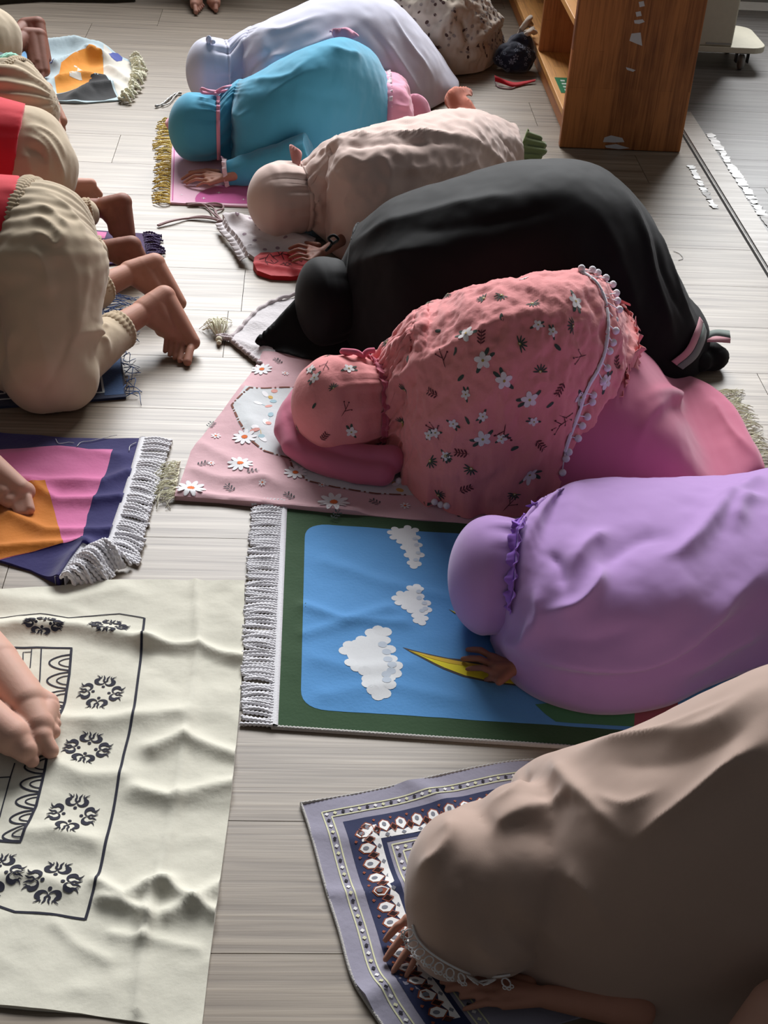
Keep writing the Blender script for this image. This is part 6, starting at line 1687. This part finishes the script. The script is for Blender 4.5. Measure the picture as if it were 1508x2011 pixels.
mb = MB(); P = catmull(np.array(T3([(436,437,.02),(444,452,.022),(458,466,.022),(470,484,.022),(482,506,.022)])), 70); Nn = np.tile([-.5, 0, .85], (70, 1)); ruffle(mb, P, Nn, .018, .006, .8, flip=1, lift=.2); ruffle(mb, P, Nn, .012, .006, .8, flip=-1, lift=.3)
mb.build('frill', M_pouch, po, solid=.001)
mb = MB()
for ln in ([(437,440),(425,436),(400,433),(370,432),(340,438),(309,446)], [(437,440),(424,434),(400,430),(372,431),(340,439),(311,447)], [(437,438),(420,426),(410,414),(396,406),(365,403)], [(437,438),(424,424),(420,412),(402,406),(368,406)], [(430,432),(424,420),(436,414),(438,408),(424,404),(404,404)]):
    c = catmull(px2xy(ln), 50); mb.tube(np.c_[c, .004+.004*np.abs(np.sin(np.linspace(0, 6, 50)))], .0026, 6)
mb.ell(at(432, 436, .012), (.010, .008, .008), n=10); sub(mb.build('cord', M_cord, po), 'mauve drawstring cord')
M_redp = fabric('red_satin', (196, 34, 44), bump=.3, scale=50, rough=.6); M_dkp = fabric('dark_print', (70, 14, 22), bump=.1)
g = Ground(px2xy([(497,530),(500,518),(512,508),(560,506),(608,508),(612,548),(570,552),(532,550),(505,541)]), .014, waves=[([(510,520),(550,515),(600,515)], .02, .014), ([(505,532),(560,540),(600,545)], .014, .01)], rough=.004, rscale=16, seed=52, step=.006); g.base_mesh(0)
rg = random.Random(3)
for i in range(16): c = at(rg.uniform(520, 595), rg.uniform(512, 532))[:2]; a = rg.uniform(0, 6); g.line([c, c+.02*np.array([math.cos(a), math.sin(a)]), c+.02*np.array([math.cos(a+1), math.sin(a+1)])], .002, 1, 1)
tag(g.mb.build('red_pouch', [M_redp, M_dkp], loc=tuple(at(555, 530)[:2])+(0,)), 'red pouch with dark print beside the black hood', 'pouch')

# lace bag with a cream tassel
M_lbag = fabric('white_lace_bag', (206, 200, 202), bump=.6, scale=140, weave=900)
M_lcord = fabric('thick_white_cord', (198, 186, 188), bump=.5, scale=400)
g = Ground(px2xy([(450,672),(462,660),(480,640),(510,612),(545,594),(590,586),(640,600),(640,680),(560,690),(505,714),(480,695)]), .008, waves=[([(470,680),(500,690),(520,690)], .02, .010), ([(500,640),(540,650)], .03, .006)], rough=.005, rscale=14, seed=53, step=.007); g.base_mesh(0)
lb = g.mb.build('lace_bag', [M_lbag], loc=tuple(at(510, 655)[:2])+(0,))
tag(lb, 'white lace drawstring bag half under the black robe', 'bag')
mb = MB()
for ln in ([(452,672),(470,654),(500,622),(530,602),(575,586),(620,584)], [(452,672),(470,688),(492,706),(512,722)], [(430,668),(440,666),(452,670)], [(428,668),(438,671),(450,672)]):
    c = catmull(px2xy(ln), 60); mb.tube(np.c_[c, .010+.002*np.sin(np.arange(60)*.9)], .0052*(1+.12*np.sin(np.arange(60)*1.4)), 8)
mb.build('cord', M_lcord, lb)
mb = MB(); strand_field(mb, px2xy([(426,664),(430,668),(434,668)]), px2xy([(403,648),(426,632),(448,640)]), 50, .0013, twist=False, jit=.014, seed=61, sag=.02, lift=.010, n=5)
mb.ell(at(430, 667, .010), (.008, .008, .008), n=12); mb.ell(at(430, 673, .008), (.006, .006, .006), n=10)
sub(mb.build('tassel', M_cream_f, lb), 'cream tassel')

# silver lanyard tip near the white hood
M_silv = plain('silver_cord', (170, 168, 164), .4, .3)
mb = MB()
c = catmull(px2xy([(305,212),(318,208),(330,198),(344,188),(356,186)]), 50); mb.tube(np.c_[c, np.full(50, .006)], .0035*(1+.35*np.sin(np.arange(50)*.8)), 6)
c = catmull(px2xy([(318,211),(332,206),(342,194),(352,184)]), 30); mb.tube(np.c_[c, np.full(30, .006)], .0022, 6)
tag(mb.build('lanyard', M_silv, loc=tuple(at(330, 198)[:2])+(0,)), 'thin silver grey lanyard on the floor by the white hood', 'lanyard')

# navy floral pouch, beige cloth bag and red strap beside the bookcase
M_nf = fabric('navy_floral_cotton', (34, 38, 54), bump=.4, scale=60); M_nfp = fabric('grey_flower_print', (120, 126, 142), bump=.1)
mb = MB(); c0_ = at(1012, 112, .05)
mb.ell(c0_, (.075, .06, .055), n=20); mb.ell(c0_+np.array([.02, .03, .035]), (.05, .05, .045), n=16); mb.ell(c0_+np.array([-.035, .0, -.01]), (.045, .04, .035), n=16)
def nfpost(V, N): V = V+N*np.array([[.008*noise.fractal(v*22, 1, 2, 3)] for v in V]); V[:, 2] = np.maximum(V[:, 2], .002); return V
np_ = organic(mb, .005, 'floral_pouch', M_nf, loc=tuple(at(1010, 145)[:2])+(0,), smooth_it=2, post=nfpost)
vv = np.array([v.co for v in np_.data.vertices])+np.array(ROOT[np_.name]); tri = [tuple(p.vertices) for p in np_.data.polygons]
D2 = Decal.__new__(Decal); D2.mb = MB(); D2.lift = .001; D2.b = BVHTree.FromPolygons([Vector(v) for v in vv], tri)
rg = random.Random(6)
for i in range(26):
    fr = D2.frame(rg.uniform(978, 1046), rg.uniform(62, 140), rg.uniform(0, 6))
    if fr:
        r = rg.uniform(.006, .013)
        for k in range(5): a = 2*PI*k/5; D2.oval(fr, r*.6*math.cos(a), r*.6*math.sin(a), r*.35, r*.22, a, 0, .1*k)
m4 = MB(); m4.add(vv, tri); off = m4.n; m4.v += D2.mb.v; m4.f += [tuple(i+off for i in q) for q in D2.mb.f]; m4.m += [1]*len(D2.mb.f); m4.n += D2.mb.n
bpy.data.objects.remove(np_)
np_ = tag(m4.build('floral_pouch', [M_nf, M_nfp], loc=tuple(at(1010, 145)[:2])+(0,)), 'navy floral cloth pouch slumped on the floor against the bookcase', 'pouch')
mb = MB()
for q in ([(1018,70,.10),(1030,52,.13),(1044,48,.12)], [(1022,60,.12),(1036,40,.15),(1042,34,.14)], [(1030,64,.12),(1048,62,.12),(1052,68,.11)], [(1024,72,.11),(1036,66,.13),(1046,56,.12)]):
    mb.tube(catmull(np.array(T3(q)), 16), .010, 8)
organic(mb, .004, 'knot', M_pat, np_, smooth_it=2)
M_strap = fabric('red_strap', (190, 26, 40), bump=.2)
A = T3([(971,148,.03),(985,154,.022),(1008,162,.012),(1030,160,.008),(1052,156,.012)]); B = T3([(972,160,.012),(985,164,.006),(1008,171,.004),(1030,166,.004),(1051,160,.008)])
mb = MB(); A = catmull(np.array(A), 40); B = catmull(np.array(B), 40); mb.grid(np.stack([A, B], 1))
st_ = mb.build('strap', M_strap, loc=tuple(at(1010, 165)[:2])+(0,), solid=.0015); tag(st_, 'flat red strap lying on the floor beside the bookcase', 'strap')
mb = MB(); c = catmull(px2xy([(972,160),(978,172),(1000,176),(1014,172)]), 30); mb.tube(np.c_[c, np.full(30, .003)], .0025, 6); mb.build('loop', M_cord, st_)
# a thin thread on the floor right of the black robe
mb = MB(); c = catmull(px2xy([(1322,494),(1334,499),(1341,508),(1332,512)]), 30); mb.tube(np.c_[c, np.full(30, .0015)], .0008, 5)
tag(mb.build('loose_thread', M_thread, loc=tuple(at(1332, 502)[:2])+(0,)), 'single curled white thread on the floor right of the black robe', 'thread')
